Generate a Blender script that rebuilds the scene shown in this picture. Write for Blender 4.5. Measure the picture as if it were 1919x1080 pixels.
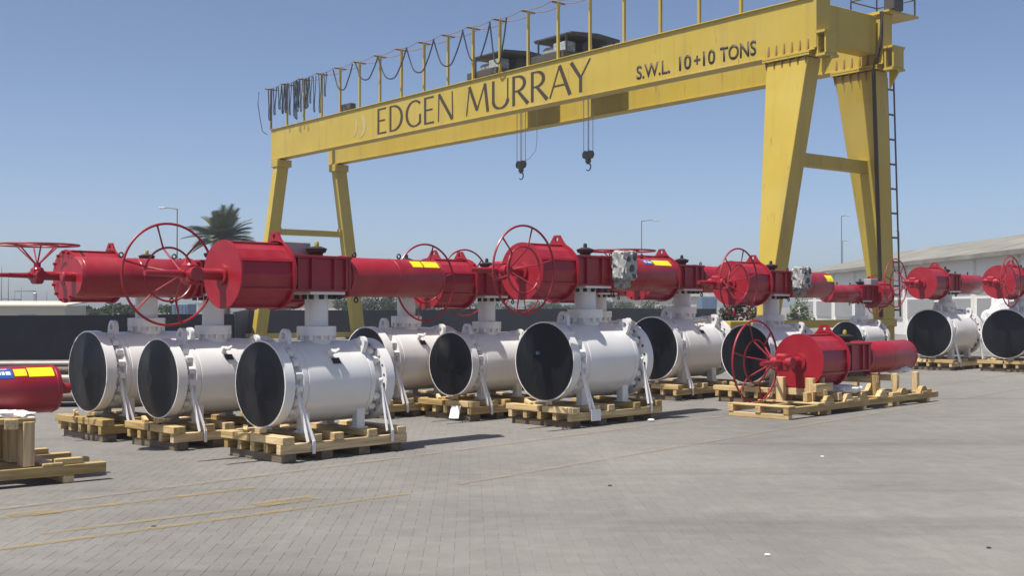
import bpy, bmesh, math, random
import numpy as np
from mathutils import Vector, Matrix
random.seed(7)
R = math.radians
scene = bpy.context.scene
for o in list(bpy.data.objects): bpy.data.objects.remove(o)
COL = scene.collection

# ------------------------------------------------------------------ camera, sky, sun, exposure
F = 2250.0                      # focal length in photograph pixels (1919 wide)
HC = 1.6                        # eye height
HORIZON = 575.0
cam_d = bpy.data.cameras.new('camera'); cam = bpy.data.objects.new('camera', cam_d); COL.objects.link(cam)
cam_d.sensor_width = 36.0; cam_d.lens = 36.0 * F / 1919.0
cam_d.clip_start = 0.1; cam_d.clip_end = 3000
cam.location = (0, 0, HC); cam.rotation_euler = (R(90) + math.atan((HORIZON - 540) / F), 0, 0)
scene.camera = cam

SUN_EL = R(66); SUN_H = Vector((-0.80, -0.60, 0))          # horizontal direction towards the sun
world = bpy.data.worlds.new('World'); scene.world = world; world.use_nodes = True
wn = world.node_tree.nodes; wl = world.node_tree.links; wn.clear()
sky = wn.new('ShaderNodeTexSky'); sky.sky_type = 'NISHITA'; sky.sun_disc = False
sky.sun_elevation = SUN_EL; sky.sun_rotation = math.atan2(SUN_H.x, SUN_H.y)
sky.air_density = 0.5; sky.dust_density = 1.4; sky.ozone_density = 0.3; sky.altitude = 0
bg = wn.new('ShaderNodeBackground'); bg.inputs['Strength'].default_value = 0.113
wo = wn.new('ShaderNodeOutputWorld')
wl.new(sky.outputs[0], bg.inputs[0]); wl.new(bg.outputs[0], wo.inputs[0])
sun_d = bpy.data.lights.new('sun', 'SUN'); sun = bpy.data.objects.new('sun', sun_d); COL.objects.link(sun)
sun_d.energy = 4.8; sun_d.angle = R(0.53); sun_d.color = (1.0, 0.95, 0.87)
to_sun = Vector((SUN_H.x * math.cos(SUN_EL), SUN_H.y * math.cos(SUN_EL), math.sin(SUN_EL)))
sun.rotation_euler = to_sun.to_track_quat('Z', 'Y').to_euler(); sun.location = (-20, -20, 40)
scene.view_settings.view_transform = 'Standard'; scene.view_settings.look = 'None'
scene.view_settings.exposure = 0.46; scene.view_settings.gamma = 1.0
scene.render.engine = 'CYCLES'

# ------------------------------------------------------------------ materials
def mat(name, col, rough=0.6, metal=0.0, coat=0.0, var=0.0, vscale=6.0, bump=0.0, bscale=40.0, spec=0.5,
        stain=None, stain_amt=0.0, stain_scale=2.0, rough_var=0.0, world_space=False, stretch=None):
    m = bpy.data.materials.new(name); m.use_nodes = True
    n = m.node_tree.nodes; l = m.node_tree.links
    b = n['Principled BSDF']
    b.inputs['Roughness'].default_value = rough; b.inputs['Metallic'].default_value = metal
    b.inputs['Coat Weight'].default_value = coat; b.inputs['Coat Roughness'].default_value = 0.15
    b.inputs['Specular IOR Level'].default_value = spec
    b.inputs['Base Color'].default_value = (*col, 1)
    if world_space:
        src = n.new('ShaderNodeNewGeometry').outputs['Position']
    else:
        src = n.new('ShaderNodeTexCoord').outputs['Object']
    if stretch:
        mp = n.new('ShaderNodeMapping'); mp.inputs['Scale'].default_value = stretch
        l.new(src, mp.inputs['Vector']); src = mp.outputs[0]
    cur = None
    if var > 0:
        t = n.new('ShaderNodeTexNoise'); t.inputs['Scale'].default_value = vscale; t.inputs['Detail'].default_value = 6
        t.inputs['Roughness'].default_value = 0.65
        l.new(src, t.inputs['Vector'])
        r = n.new('ShaderNodeMapRange'); r.inputs[1].default_value = 0.25; r.inputs[2].default_value = 0.75
        r.inputs[3].default_value = 1 - var; r.inputs[4].default_value = 1 + var
        l.new(t.outputs['Fac'], r.inputs[0])
        mx = n.new('ShaderNodeVectorMath'); mx.operation = 'SCALE'
        mx.inputs[0].default_value = col; l.new(r.outputs[0], mx.inputs['Scale'])
        cur = mx.outputs[0]
    if stain:
        t2 = n.new('ShaderNodeTexNoise'); t2.inputs['Scale'].default_value = stain_scale; t2.inputs['Detail'].default_value = 5
        l.new(src, t2.inputs['Vector'])
        r2 = n.new('ShaderNodeMapRange'); r2.inputs[1].default_value = 0.5; r2.inputs[2].default_value = 0.72
        r2.inputs[3].default_value = 0; r2.inputs[4].default_value = stain_amt
        l.new(t2.outputs['Fac'], r2.inputs[0])
        mc = n.new('ShaderNodeMix'); mc.data_type = 'RGBA'
        l.new(r2.outputs[0], mc.inputs[0])
        if cur: l.new(cur, mc.inputs[6])
        else: mc.inputs[6].default_value = (*col, 1)
        mc.inputs[7].default_value = (*stain, 1)
        cur = mc.outputs[2]
    if cur: l.new(cur, b.inputs['Base Color'])
    if rough_var > 0:
        t3 = n.new('ShaderNodeTexNoise'); t3.inputs['Scale'].default_value = 9; t3.inputs['Detail'].default_value = 4
        l.new(src, t3.inputs['Vector'])
        r3 = n.new('ShaderNodeMapRange'); r3.inputs[3].default_value = rough - rough_var; r3.inputs[4].default_value = rough + rough_var
        l.new(t3.outputs['Fac'], r3.inputs[0]); l.new(r3.outputs[0], b.inputs['Roughness'])
    if bump > 0:
        t4 = n.new('ShaderNodeTexNoise'); t4.inputs['Scale'].default_value = bscale; t4.inputs['Detail'].default_value = 4
        l.new(src, t4.inputs['Vector'])
        bp = n.new('ShaderNodeBump'); bp.inputs['Strength'].default_value = bump; bp.inputs['Distance'].default_value = 0.01
        l.new(t4.outputs['Fac'], bp.inputs['Height']); l.new(bp.outputs[0], b.inputs['Normal'])
    return m

M = {}
M['red'] = mat('red_paint', (0.285, 0.008, 0.021), 0.42, coat=0.1, var=0.10, vscale=5, rough_var=0.08,
               stain=(0.30, 0.055, 0.05), stain_amt=0.45, stain_scale=2.5, bump=0.05, bscale=25)
M['white'] = mat('white_paint', (0.71, 0.70, 0.69), 0.24, coat=0.35, var=0.025, vscale=3, rough_var=0.05,
                 stain=(0.56, 0.53, 0.48), stain_amt=0.22, stain_scale=2.2, bump=0.03, bscale=14)
M['black_cover'] = mat('black_plastic_cover', (0.006, 0.007, 0.011), 0.38, spec=0.3, var=0.25, vscale=3, bump=0.25, bscale=5, rough_var=0.1)
M['black'] = mat('black_rubber', (0.015, 0.015, 0.017), 0.6, var=0.2)
M['hole'] = mat('dark_steel', (0.03, 0.03, 0.035), 0.6)
M['knob_yellow'] = mat('yellow_plastic', (0.36, 0.28, 0.03), 0.5)
M['label_yellow'] = mat('yellow_vinyl_label', (0.80, 0.66, 0.01), 0.4, var=0.05)
M['label_blue'] = mat('blue_vinyl_label', (0.02, 0.09, 0.33), 0.4, var=0.08)
M['label_white'] = mat('white_print', (0.7, 0.72, 0.75), 0.5)
M['grey_box'] = mat('grey_enclosure', (0.30, 0.31, 0.32), 0.45, var=0.12)
M['wrap'] = mat('grey_plastic_wrap', (0.33, 0.34, 0.33), 0.25, var=0.5, vscale=9, bump=0.9, bscale=9)
M['film'] = mat('white_plastic_film', (0.72, 0.73, 0.75), 0.3, var=0.08, bump=0.5, bscale=18)
M['strap'] = mat('white_webbing', (0.74, 0.74, 0.76), 0.5, var=0.06, vscale=20)
def crane_paint():
    m = mat('crane_yellow_paint', (0.45, 0.33, 0.045), 0.5, var=0.07, vscale=0.8, rough_var=0.06)
    n = m.node_tree.nodes; l = m.node_tree.links; b = n['Principled BSDF']; src = b.inputs['Base Color'].links[0].from_socket
    tc = n.new('ShaderNodeTexCoord')
    for scl, lo, hi, amt, col in (((2.6, 2.6, 0.22), 0.52, 0.78, 0.55, (0.30, 0.225, 0.075, 1)), ((0.35, 0.35, 0.5), 0.5, 0.75, 0.5, (0.50, 0.40, 0.13, 1)), ((9, 9, 0.8), 0.66, 0.74, 0.6, (0.16, 0.085, 0.03, 1))):
        mp_ = n.new('ShaderNodeMapping'); mp_.inputs['Scale'].default_value = scl; l.new(tc.outputs['Object'], mp_.inputs['Vector'])
        t = n.new('ShaderNodeTexNoise'); t.inputs['Scale'].default_value = 1.0; t.inputs['Detail'].default_value = 7; l.new(mp_.outputs[0], t.inputs['Vector'])
        q = n.new('ShaderNodeMapRange'); q.inputs[1].default_value = lo; q.inputs[2].default_value = hi; q.inputs[4].default_value = amt; l.new(t.outputs['Fac'], q.inputs[0])
        mx = n.new('ShaderNodeMix'); mx.data_type = 'RGBA'; l.new(q.outputs[0], mx.inputs[0]); l.new(src, mx.inputs[6]); mx.inputs[7].default_value = col; src = mx.outputs[2]
    l.new(src, b.inputs['Base Color']); return m
M['yellow'] = crane_paint()
M['rust'] = mat('weathered_brown_paint', (0.24, 0.13, 0.045), 0.6, var=0.25, vscale=5)
M['letter'] = mat('dark_brown_lettering', (0.045, 0.028, 0.018), 0.6, var=0.2)
M['faded'] = mat('faded_grey_print', (0.44, 0.36, 0.17), 0.6, var=0.1)
M['cable'] = mat('black_cable', (0.025, 0.028, 0.04), 0.5)
M['steel'] = mat('galvanised_steel', (0.32, 0.33, 0.34), 0.45, metal=0.4, var=0.12)
M['dark_steel'] = mat('dark_machinery', (0.06, 0.055, 0.05), 0.55, var=0.25)
M['ladder'] = mat('ladder_steel', (0.10, 0.085, 0.075), 0.6, var=0.2)
M['fence'] = mat('dark_screen_cloth', (0.021, 0.024, 0.031), 0.85, var=0.25, vscale=1.5, bump=0.3, bscale=6)
M['beige'] = mat('beige_render', (0.52, 0.48, 0.40), 0.8, var=0.06, vscale=0.5)
M['wallwhite'] = mat('white_cladding', (0.74, 0.735, 0.71), 0.6, var=0.05, vscale=0.4)
M['wallgrey'] = mat('shade_and_window_grey', (0.30, 0.30, 0.30), 0.6, var=0.08, vscale=0.6)  # painted shade low on the warehouse wall; also the shed windows
M['roofgrey'] = mat('grey_roof_sheet', (0.20, 0.19, 0.165), 0.8, var=0.45, vscale=0.5, bump=0.6, bscale=1.5)
M['bluebox'] = mat('blue_painted_steel', (0.10, 0.16, 0.24), 0.6, var=0.1)
M['bark'] = mat('bark', (0.12, 0.09, 0.065), 0.9, var=0.3, vscale=8, bump=0.5, bscale=12)
M['pole'] = mat('lamp_pole_grey', (0.13, 0.14, 0.15), 0.6)
M['lamp'] = mat('lamp_head_white', (0.45, 0.46, 0.47), 0.4)
M['paper'] = mat('white_paper', (0.75, 0.75, 0.76), 0.7)
M['stone'] = mat('dark_stone', (0.08, 0.075, 0.07), 0.9, var=0.2)
M['pipe'] = mat('bare_pipe_steel', (0.27, 0.25, 0.23), 0.5, metal=0.3, var=0.3, vscale=2, stain=(0.16, 0.09, 0.05), stain_amt=0.8)
M['pipe_dark'] = mat('rusty_pipe_steel', (0.12, 0.085, 0.065), 0.65, metal=0.1, var=0.35, vscale=2)

def leafmat(name, c1, c2):
    m = bpy.data.materials.new(name); m.use_nodes = True
    n = m.node_tree.nodes; l = m.node_tree.links; b = n['Principled BSDF']
    g = n.new('ShaderNodeNewGeometry'); cr = n.new('ShaderNodeMix'); cr.data_type = 'RGBA'
    l.new(g.outputs['Random Per Island'], cr.inputs[0])
    cr.inputs[6].default_value = (*c1, 1); cr.inputs[7].default_value = (*c2, 1)
    l.new(cr.outputs[2], b.inputs['Base Color']); b.inputs['Roughness'].default_value = 0.8; b.inputs['Specular IOR Level'].default_value = 0.1
    return m
M['leaf'] = leafmat('shrub_leaf', (0.02, 0.032, 0.016), (0.05, 0.066, 0.032))
M['leaf_dark'] = leafmat('dark_shrub_leaf', (0.04, 0.03, 0.025), (0.07, 0.075, 0.035))
M['leaf_pale'] = leafmat('pale_shrub_leaf', (0.10, 0.13, 0.08), (0.17, 0.20, 0.13))
M['palm'] = leafmat('palm_leaf', (0.07, 0.09, 0.055), (0.15, 0.17, 0.105))

def woodmat(name, c1, c2):
    m = bpy.data.materials.new(name); m.use_nodes = True
    n = m.node_tree.nodes; l = m.node_tree.links; b = n['Principled BSDF']
    tc = n.new('ShaderNodeTexCoord'); mp = n.new('ShaderNodeMapping'); mp.inputs['Scale'].default_value = (1.3, 16, 16)
    oi = n.new('ShaderNodeObjectInfo'); ad = n.new('ShaderNodeVectorMath'); ad.operation = 'ADD'
    sc = n.new('ShaderNodeMath'); sc.operation = 'MULTIPLY'; sc.inputs[1].default_value = 37.0
    l.new(oi.outputs['Random'], sc.inputs[0]); l.new(tc.outputs['Object'], ad.inputs[0]); l.new(sc.outputs[0], ad.inputs[1])
    l.new(ad.outputs[0], mp.inputs['Vector'])
    t = n.new('ShaderNodeTexNoise'); t.inputs['Scale'].default_value = 1.6; t.inputs['Detail'].default_value = 7
    t.inputs['Distortion'].default_value = 0.6
    l.new(mp.outputs[0], t.inputs['Vector'])
    mr = n.new('ShaderNodeMapRange'); mr.inputs[1].default_value = 0.36; mr.inputs[2].default_value = 0.62
    l.new(t.outputs['Fac'], mr.inputs[0])
    mx = n.new('ShaderNodeMix'); mx.data_type = 'RGBA'; l.new(mr.outputs[0], mx.inputs[0])
    mx.inputs[6].default_value = (*c1, 1); mx.inputs[7].default_value = (*c2, 1)
    hv = n.new('ShaderNodeHueSaturation'); l.new(mx.outputs[2], hv.inputs['Color'])
    vr = n.new('ShaderNodeMapRange'); vr.inputs[3].default_value = 0.62; vr.inputs[4].default_value = 1.10
    l.new(oi.outputs['Random'], vr.inputs[0]); l.new(vr.outputs[0], hv.inputs['Value'])
    sr = n.new('ShaderNodeMapRange'); sr.inputs[3].default_value = 1.05; sr.inputs[4].default_value = 0.8; l.new(oi.outputs['Random'], sr.inputs[0]); l.new(sr.outputs[0], hv.inputs['Saturation'])
    l.new(hv.outputs[0], b.inputs['Base Color']); b.inputs['Roughness'].default_value = 0.75
    bp = n.new('ShaderNodeBump'); bp.inputs['Strength'].default_value = 0.3; bp.inputs['Distance'].default_value = 0.005
    l.new(t.outputs['Fac'], bp.inputs['Height']); l.new(bp.outputs[0], b.inputs['Normal'])
    return m
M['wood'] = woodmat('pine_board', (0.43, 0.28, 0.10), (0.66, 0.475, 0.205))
M['wood_dark'] = woodmat('dark_brown_board', (0.12, 0.085, 0.055), (0.20, 0.145, 0.09))

def ground_mat(name, is_paver):
    m = bpy.data.materials.new(name); m.use_nodes = True
    n = m.node_tree.nodes; l = m.node_tree.links; b = n['Principled BSDF']
    g = n.new('ShaderNodeNewGeometry')
    def noise(scale, detail=6, rough=0.6, stretch=None):
        t = n.new('ShaderNodeTexNoise'); t.inputs['Scale'].default_value = scale; t.inputs['Detail'].default_value = detail
        t.inputs['Roughness'].default_value = rough
        if stretch:
            mp = n.new('ShaderNodeMapping'); mp.inputs['Scale'].default_value = stretch; mp.inputs['Rotation'].default_value = (0, 0, R(-46))
            l.new(g.outputs['Position'], mp.inputs['Vector']); l.new(mp.outputs[0], t.inputs['Vector'])
        else: l.new(g.outputs['Position'], t.inputs['Vector'])
        return t.outputs['Fac']
    def rng(sock, a, bb, lo, hi):
        r = n.new('ShaderNodeMapRange'); r.inputs[1].default_value = a; r.inputs[2].default_value = bb
        r.inputs[3].default_value = lo; r.inputs[4].default_value = hi; l.new(sock, r.inputs[0]); return r.outputs[0]
    def mul(a, c):
        k = n.new('ShaderNodeMath'); k.operation = 'MULTIPLY'; l.new(a, k.inputs[0]); l.new(c, k.inputs[1]); return k.outputs[0]
    v = rng(noise(0.45), 0.3, 0.7, 0.87, 1.12)
    v = mul(v, rng(noise(0.12, 4), 0.35, 0.65, 0.86, 1.08))
    v = mul(v, rng(noise(3.0, 8, 0.7), 0.3, 0.7, 0.92, 1.08))
    v = mul(v, rng(noise(0.5, 5, 0.6, (0.25, 2.2, 1)), 0.54, 0.70, 1.0, 0.80))
    v = mul(v, rng(noise(0.9, 3, 0.45), 0.70, 0.76, 1.0, 0.72))                       # oil spots
    v = mul(v, rng(noise(0.8, 6, 0.7, (3.0, 0.2, 1)), 0.58, 0.72, 1.0, 1.12))          # pale sand drifts     # long tyre and drag marks
    v = mul(v, rng(noise(40, 3, 0.7), 0.3, 0.7, 0.93, 1.07))
    if is_paver:
        oi = n.new('ShaderNodeObjectInfo'); ad = n.new('ShaderNodeMath'); ad.operation = 'ADD'
        l.new(oi.outputs['Random'], ad.inputs[0]); l.new(g.outputs['Random Per Island'], ad.inputs[1])
        fr = n.new('ShaderNodeMath'); fr.operation = 'FRACT'; l.new(ad.outputs[0], fr.inputs[0])
        v = mul(v, rng(fr.outputs[0], 0, 1, 0.96, 1.035))
    sc = n.new('ShaderNodeVectorMath'); sc.operation = 'SCALE'; sc.inputs[0].default_value = (0.182, 0.174, 0.161)
    l.new(v, sc.inputs['Scale']); l.new(sc.outputs[0], b.inputs['Base Color'])
    b.inputs['Roughness'].default_value = 0.85; b.inputs['Specular IOR Level'].default_value = 0.3
    bp = n.new('ShaderNodeBump'); bp.inputs['Strength'].default_value = 0.25; bp.inputs['Distance'].default_value = 0.004
    l.new(noise(60, 4), bp.inputs['Height']); l.new(bp.outputs[0], b.inputs['Normal'])
    return m
M['ground'] = ground_mat('sandy_concrete_ground', False)
M['paver'] = ground_mat('concrete_paver', True)

def paint_mat(name, col, cover):
    m = bpy.data.materials.new(name); m.use_nodes = True
    n = m.node_tree.nodes; l = m.node_tree.links; b = n['Principled BSDF']
    b.inputs['Base Color'].default_value = (*col, 1); b.inputs['Roughness'].default_value = 0.8
    g = n.new('ShaderNodeNewGeometry'); t = n.new('ShaderNodeTexNoise'); t.inputs['Scale'].default_value = 2.2; t.inputs['Detail'].default_value = 9
    t.inputs['Roughness'].default_value = 0.75; l.new(g.outputs['Position'], t.inputs['Vector'])
    r = n.new('ShaderNodeMapRange'); r.inputs[1].default_value = 0.36; r.inputs[2].default_value = 0.70
    r.inputs[3].default_value = 0.02; r.inputs[4].default_value = cover; l.new(t.outputs['Fac'], r.inputs[0])
    l.new(r.outputs[0], b.inputs['Alpha'])
    return m
M['line_yellow'] = paint_mat('worn_yellow_paint', (0.33, 0.245, 0.095), 0.8)
M['line_pale'] = paint_mat('worn_pale_paint', (0.29, 0.25, 0.18), 0.8)

# ------------------------------------------------------------------ mesh helpers
class MB:
    """collects shapes in one bmesh and links them as one mesh object"""
    def __init__(s): s.bm = bmesh.new()
    def box(s, c, d, rz=0.0, rx=0.0, ry=0.0, bev=0.0):
        r = bmesh.ops.create_cube(s.bm, size=1.0)
        mtx = Matrix.Translation(c) @ Matrix.Rotation(rz, 4, 'Z') @ Matrix.Rotation(ry, 4, 'Y') @ Matrix.Rotation(rx, 4, 'X') @ Matrix.Diagonal((d[0], d[1], d[2], 1))
        bmesh.ops.transform(s.bm, matrix=mtx, verts=r['verts'])
        if bev > 0:
            es = list({e for v in r['verts'] for e in v.link_edges})
            bmesh.ops.bevel(s.bm, geom=es, offset=bev, segments=1, affect='EDGES', profile=0.5)
        return s
    def cyl(s, p0, p1, r, seg=16, r2=None, smooth=True, caps=True):
        p0 = Vector(p0); p1 = Vector(p1); d = p1 - p0
        q = bmesh.ops.create_cone(s.bm, cap_ends=caps, segments=seg, radius1=r, radius2=r if r2 is None else r2, depth=d.length)
        mtx = Matrix.Translation((p0 + p1) / 2) @ d.to_track_quat('Z', 'Y').to_matrix().to_4x4()
        bmesh.ops.transform(s.bm, matrix=mtx, verts=q['verts'])
        if smooth:
            for f in {f for v in q['verts'] for f in v.link_faces}:
                if len(f.verts) == 4: f.smooth = True
        return s
    def lathe(s, prof, origin=(0, 0, 0), axis='X', seg=48, smooth=True):
        """prof: list of (t, r); closed onto the axis where r == 0"""
        o = Vector(origin); rings = []
        for t, r in prof:
            ring = []
            if r < 1e-6:
                p = Vector((t, 0, 0)) if axis == 'X' else Vector((0, 0, t))
                ring = [s.bm.verts.new(o + p)]
            else:
                for k in range(seg):
                    a = 2 * math.pi * k / seg
                    p = Vector((t, r * math.cos(a), r * math.sin(a))) if axis == 'X' else Vector((r * math.cos(a), r * math.sin(a), t))
                    ring.append(s.bm.verts.new(o + p))
            rings.append(ring)
        for i in range(len(rings) - 1):
            A, B = rings[i], rings[i + 1]
            flat = abs(prof[i][0] - prof[i + 1][0]) < 1e-6
            for k in range(seg):
                k2 = (k + 1) % seg
                if len(A) == 1 and len(B) == 1: break
                if len(A) == 1: f = s.bm.faces.new((A[0], B[k], B[k2]))
                elif len(B) == 1: f = s.bm.faces.new((A[k], B[0], A[k2]))
                else: f = s.bm.faces.new((A[k], B[k], B[k2], A[k2]))
                f.smooth = smooth and not flat
        return s
    def torus(s, c, axis, R_, r, seg=56, sub=6):
        q = Vector(axis).to_track_quat('Z', 'Y'); c = Vector(c); V = []
        for i in range(seg):
            a = 2 * math.pi * i / seg; row = []
            for j in range(sub):
                b = 2 * math.pi * j / sub
                p = Vector(((R_ + r * math.cos(b)) * math.cos(a), (R_ + r * math.cos(b)) * math.sin(a), r * math.sin(b)))
                row.append(s.bm.verts.new(c + q @ p))
            V.append(row)
        for i in range(seg):
            for j in range(sub):
                f = s.bm.faces.new((V[i][j], V[(i + 1) % seg][j], V[(i + 1) % seg][(j + 1) % sub], V[i][(j + 1) % sub])); f.smooth = True
        return s
    def tube(s, pts, r, seg=6):
        P = [Vector(p) for p in pts]; rows = []
        for i, p in enumerate(P):
            d = (P[min(i + 1, len(P) - 1)] - P[max(i - 1, 0)]).normalized(); q = d.to_track_quat('Z', 'Y')
            rr = r[i] if isinstance(r, (list, tuple)) else r
            rows.append([s.bm.verts.new(p + q @ Vector((rr * math.cos(2 * math.pi * k / seg), rr * math.sin(2 * math.pi * k / seg), 0))) for k in range(seg)])
        for i in range(len(rows) - 1):
            for k in range(seg):
                f = s.bm.faces.new((rows[i][k], rows[i][(k + 1) % seg], rows[i + 1][(k + 1) % seg], rows[i + 1][k])); f.smooth = True
        s.bm.faces.new(rows[0][::-1]); s.bm.faces.new(rows[-1])
        return s
    def prism(s, poly, thick, mtx=Matrix.Identity(4)):
        """poly in local XY, extruded +-thick/2 along local Z, then transformed"""
        a = [s.bm.verts.new(mtx @ Vector((x, y, -thick / 2))) for x, y in poly]
        b = [s.bm.verts.new(mtx @ Vector((x, y, thick / 2))) for x, y in poly]
        s.bm.faces.new(a[::-1]); s.bm.faces.new(b)
        for i in range(len(poly)):
            j = (i + 1) % len(poly); s.bm.faces.new((a[i], a[j], b[j], b[i]))
        return s
    def plate_holes(s, outer, holes, thick, mtx=Matrix.Identity(4)):
        """flat plate with through holes"""
        tops = []
        for zz in (-thick / 2, thick / 2):
            es = []; loops = []
            for lp in [outer] + holes:
                vs = [s.bm.verts.new(mtx @ Vector((x, y, zz))) for x, y in lp]
                es += [s.bm.edges.new((vs[i], vs[(i + 1) % len(vs)])) for i in range(len(vs))]
                loops.append(vs)
            bmesh.ops.triangle_fill(s.bm, edges=es, use_beauty=True)
            tops.append(loops)
        for A, B in zip(*tops):
            for i in range(len(A)):
                j = (i + 1) % len(A); f = s.bm.faces.new((A[i], A[j], B[j], B[i]))
                if len(A) > 8: f.smooth = True
        return s
    def mesh(s, name, m=None):
        bmesh.ops.recalc_face_normals(s.bm, faces=s.bm.faces)
        for e in s.bm.edges:
            if len(e.link_faces) == 2 and e.calc_face_angle(0) > 0.6: e.smooth = False
        me = bpy.data.meshes.new(name); s.bm.to_mesh(me); s.bm.free()
        if m: me.materials.append(M[m])
        return me
    def build(s, name, m, parent=None, **kw): return put(name, s.mesh(name, m), parent, **kw)

def put(name, me, parent=None, loc=(0, 0, 0), rz=0.0, scale=1.0, rot=None):
    o = bpy.data.objects.new(name, me); COL.objects.link(o); o.parent = parent
    o.location = loc; o.rotation_euler = rot if rot else (0, 0, rz)
    o.scale = (scale,) * 3 if not isinstance(scale, (tuple, list)) else scale
    return o
def tag(o, label=None, cat=None, group=None, kind=None):
    if label: o['label'] = label
    if cat: o['category'] = cat
    if group: o['group'] = group
    if kind: o['kind'] = kind
    return o
def thing(name, label, cat, loc=(0, 0, 0), rz=0.0, group=None):
    o = bpy.data.objects.new(name, None); COL.objects.link(o); o.location = loc; o.rotation_euler = (0, 0, rz)
    o.empty_display_size = 0.2
    return tag(o, label, cat, group)
def circ(r, n, cx=0, cy=0, a0=0): return [(cx + r * math.cos(a0 + 2 * math.pi * k / n), cy + r * math.sin(a0 + 2 * math.pi * k / n)) for k in range(n)]
CACHE = {}
def cached(key, fn):
    if key not in CACHE: CACHE[key] = fn()
    return CACHE[key]
MX = Matrix(((0, 0, 1, 0), (1, 0, 0, 0), (0, 1, 0, 0), (0, 0, 0, 1)))   # local XY -> world YZ, local Z -> world X
MY = Matrix(((1, 0, 0, 0), (0, 0, -1, 0), (0, 1, 0, 0), (0, 0, 0, 1)))  # local XY -> world XZ

# ------------------------------------------------------------------ ground
gm = bpy.data.meshes.new('ground'); S_ = 1500
gm.from_pydata([(-S_, -60, -0.0026), (S_, -60, -0.0026), (S_, 2400, -0.0026), (-S_, 2400, -0.0026)], [], [(0, 1, 2, 3)])
gm.materials.append(M['ground']); ground = put('ground', gm); tag(ground, kind='structure')

def pavers():
    rng = np.random.default_rng(3); W = 0.1; a = R(2.0); ca, sa = math.cos(a), math.sin(a)
    near = []; cen = []; hv = []
    for j in range(-20, 330):
        for i in range(-170, 230):
            k = (i - j) % 4
            if k == 0: cx, cy, h = (i + 1) * W, (j + 0.5) * W, 1
            elif k == 3: cx, cy, h = (i + 0.5) * W, (j + 1) * W, 0
            else: continue
            x = cx * ca - cy * sa; y = cx * sa + cy * ca
            if y < 5.6 or y > 31: continue
            if abs(x) > 0.4265 * y + 1.3: continue
            cen.append((x, y)); hv.append(h)
    cen = np.array(cen); hv = np.array(hv)
    inview = (np.abs(cen[:, 0]) < 0.42 * cen[:, 1]) & (cen[:, 1] > 7.2)
    order = np.argsort(np.where(inview, cen[:, 1], 1e9))[:300]
    isn = np.zeros(len(cen), bool); isn[order] = True
    g = 0.0007; L2, W2 = 0.1 - g, 0.05 - g; b = 0.0018
    def verts(h, dz):
        lx, ly = (L2, W2) if h else (W2, L2); out = []
        for (ex, z) in ((0, -0.008), (0, -b * 0.7), (b, 0)):
            for q, (sx, sy) in enumerate(((-1, -1), (1, -1), (1, 1), (-1, 1))):
                out.append((sx * (lx - ex), sy * (ly - ex), z + dz[q] if z > -0.005 else z))
        return out
    FC = [(8, 9, 10, 11)]
    for base in (0, 4):
        for q in range(4): FC.append((base + q, base + (q + 1) % 4, base + 4 + (q + 1) % 4, base + 4 + q))
    # the 300 largest in view: one object each
    meshes = {}
    for h in (0, 1):
        for v_ in range(4):
            me = bpy.data.meshes.new('paver'); me.from_pydata(verts(h, rng.uniform(-0.0005, 0.0004, 4)), [], FC); me.materials.append(M['paver']); meshes[h, v_] = me
    for q in np.nonzero(isn)[0]:
        put('paver', meshes[int(hv[q]), int(rng.integers(4))], ground, loc=(cen[q, 0], cen[q, 1], 0.0), rz=a)
    V = []; FA = []
    for q in np.nonzero(~isn)[0]:
        base = len(V)
        for (x, y, z) in verts(int(hv[q]), rng.uniform(-0.0005, 0.0004, 4)):
            V.append((cen[q, 0] + x * ca - y * sa, cen[q, 1] + x * sa + y * ca, z))
        FA += [tuple(base + t for t in f) for f in FC]
    me = bpy.data.meshes.new('paver_field'); me.from_pydata(V, [], FA); me.materials.append(M['paver'])
    tag(put('paver_field', me, ground), kind='stuff')
pavers()

def paint_line(p0, p1, w, m, z=0.005):
    p0 = Vector((*p0, z)); p1 = Vector((*p1, z)); d = (p1 - p0).normalized(); s = Vector((-d.y, d.x, 0)) * w / 2
    me = bpy.data.meshes.new('paint_line'); n = 40
    V = []
    for k in range(n + 1):
        c = p0.lerp(p1, k / n); V += [c - s, c + s]
    me.from_pydata([tuple(v) for v in V], [], [(2 * k, 2 * k + 2, 2 * k + 3, 2 * k + 1) for k in range(n)])
    me.materials.append(M[m]); tag(put('paint_line', me), kind='structure')
def gp(x, y, z=0.0):
    Y = F * (HC - z) / (y - HORIZON); return ((x - 960) / F * Y, Y)
paint_line(gp(-60, 963), gp(1420, 772), 0.085, 'line_pale')
paint_line(gp(-60, 979), gp(480, 914), 0.10, 'line_yellow')
paint_line(gp(80, 1001), gp(580, 938), 0.08, 'line_yellow')
paint_line(gp(-60, 1038), gp(765, 926), 0.09, 'line_yellow')
paint_line(gp(860, 908), gp(1790, 750), 0.08, 'line_pale')
paint_line(gp(1440, 769), gp(1919, 699), 0.08, 'line_pale')
paint_line(gp(1800, 748), gp(1960, 722), 0.08, 'line_pale')
paint_line(gp(480, 948), gp(590, 933), 0.22, 'line_yellow', 0.009)
paint_line(gp(20, 968), gp(110, 958), 0.22, 'line_yellow', 0.009)

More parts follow.
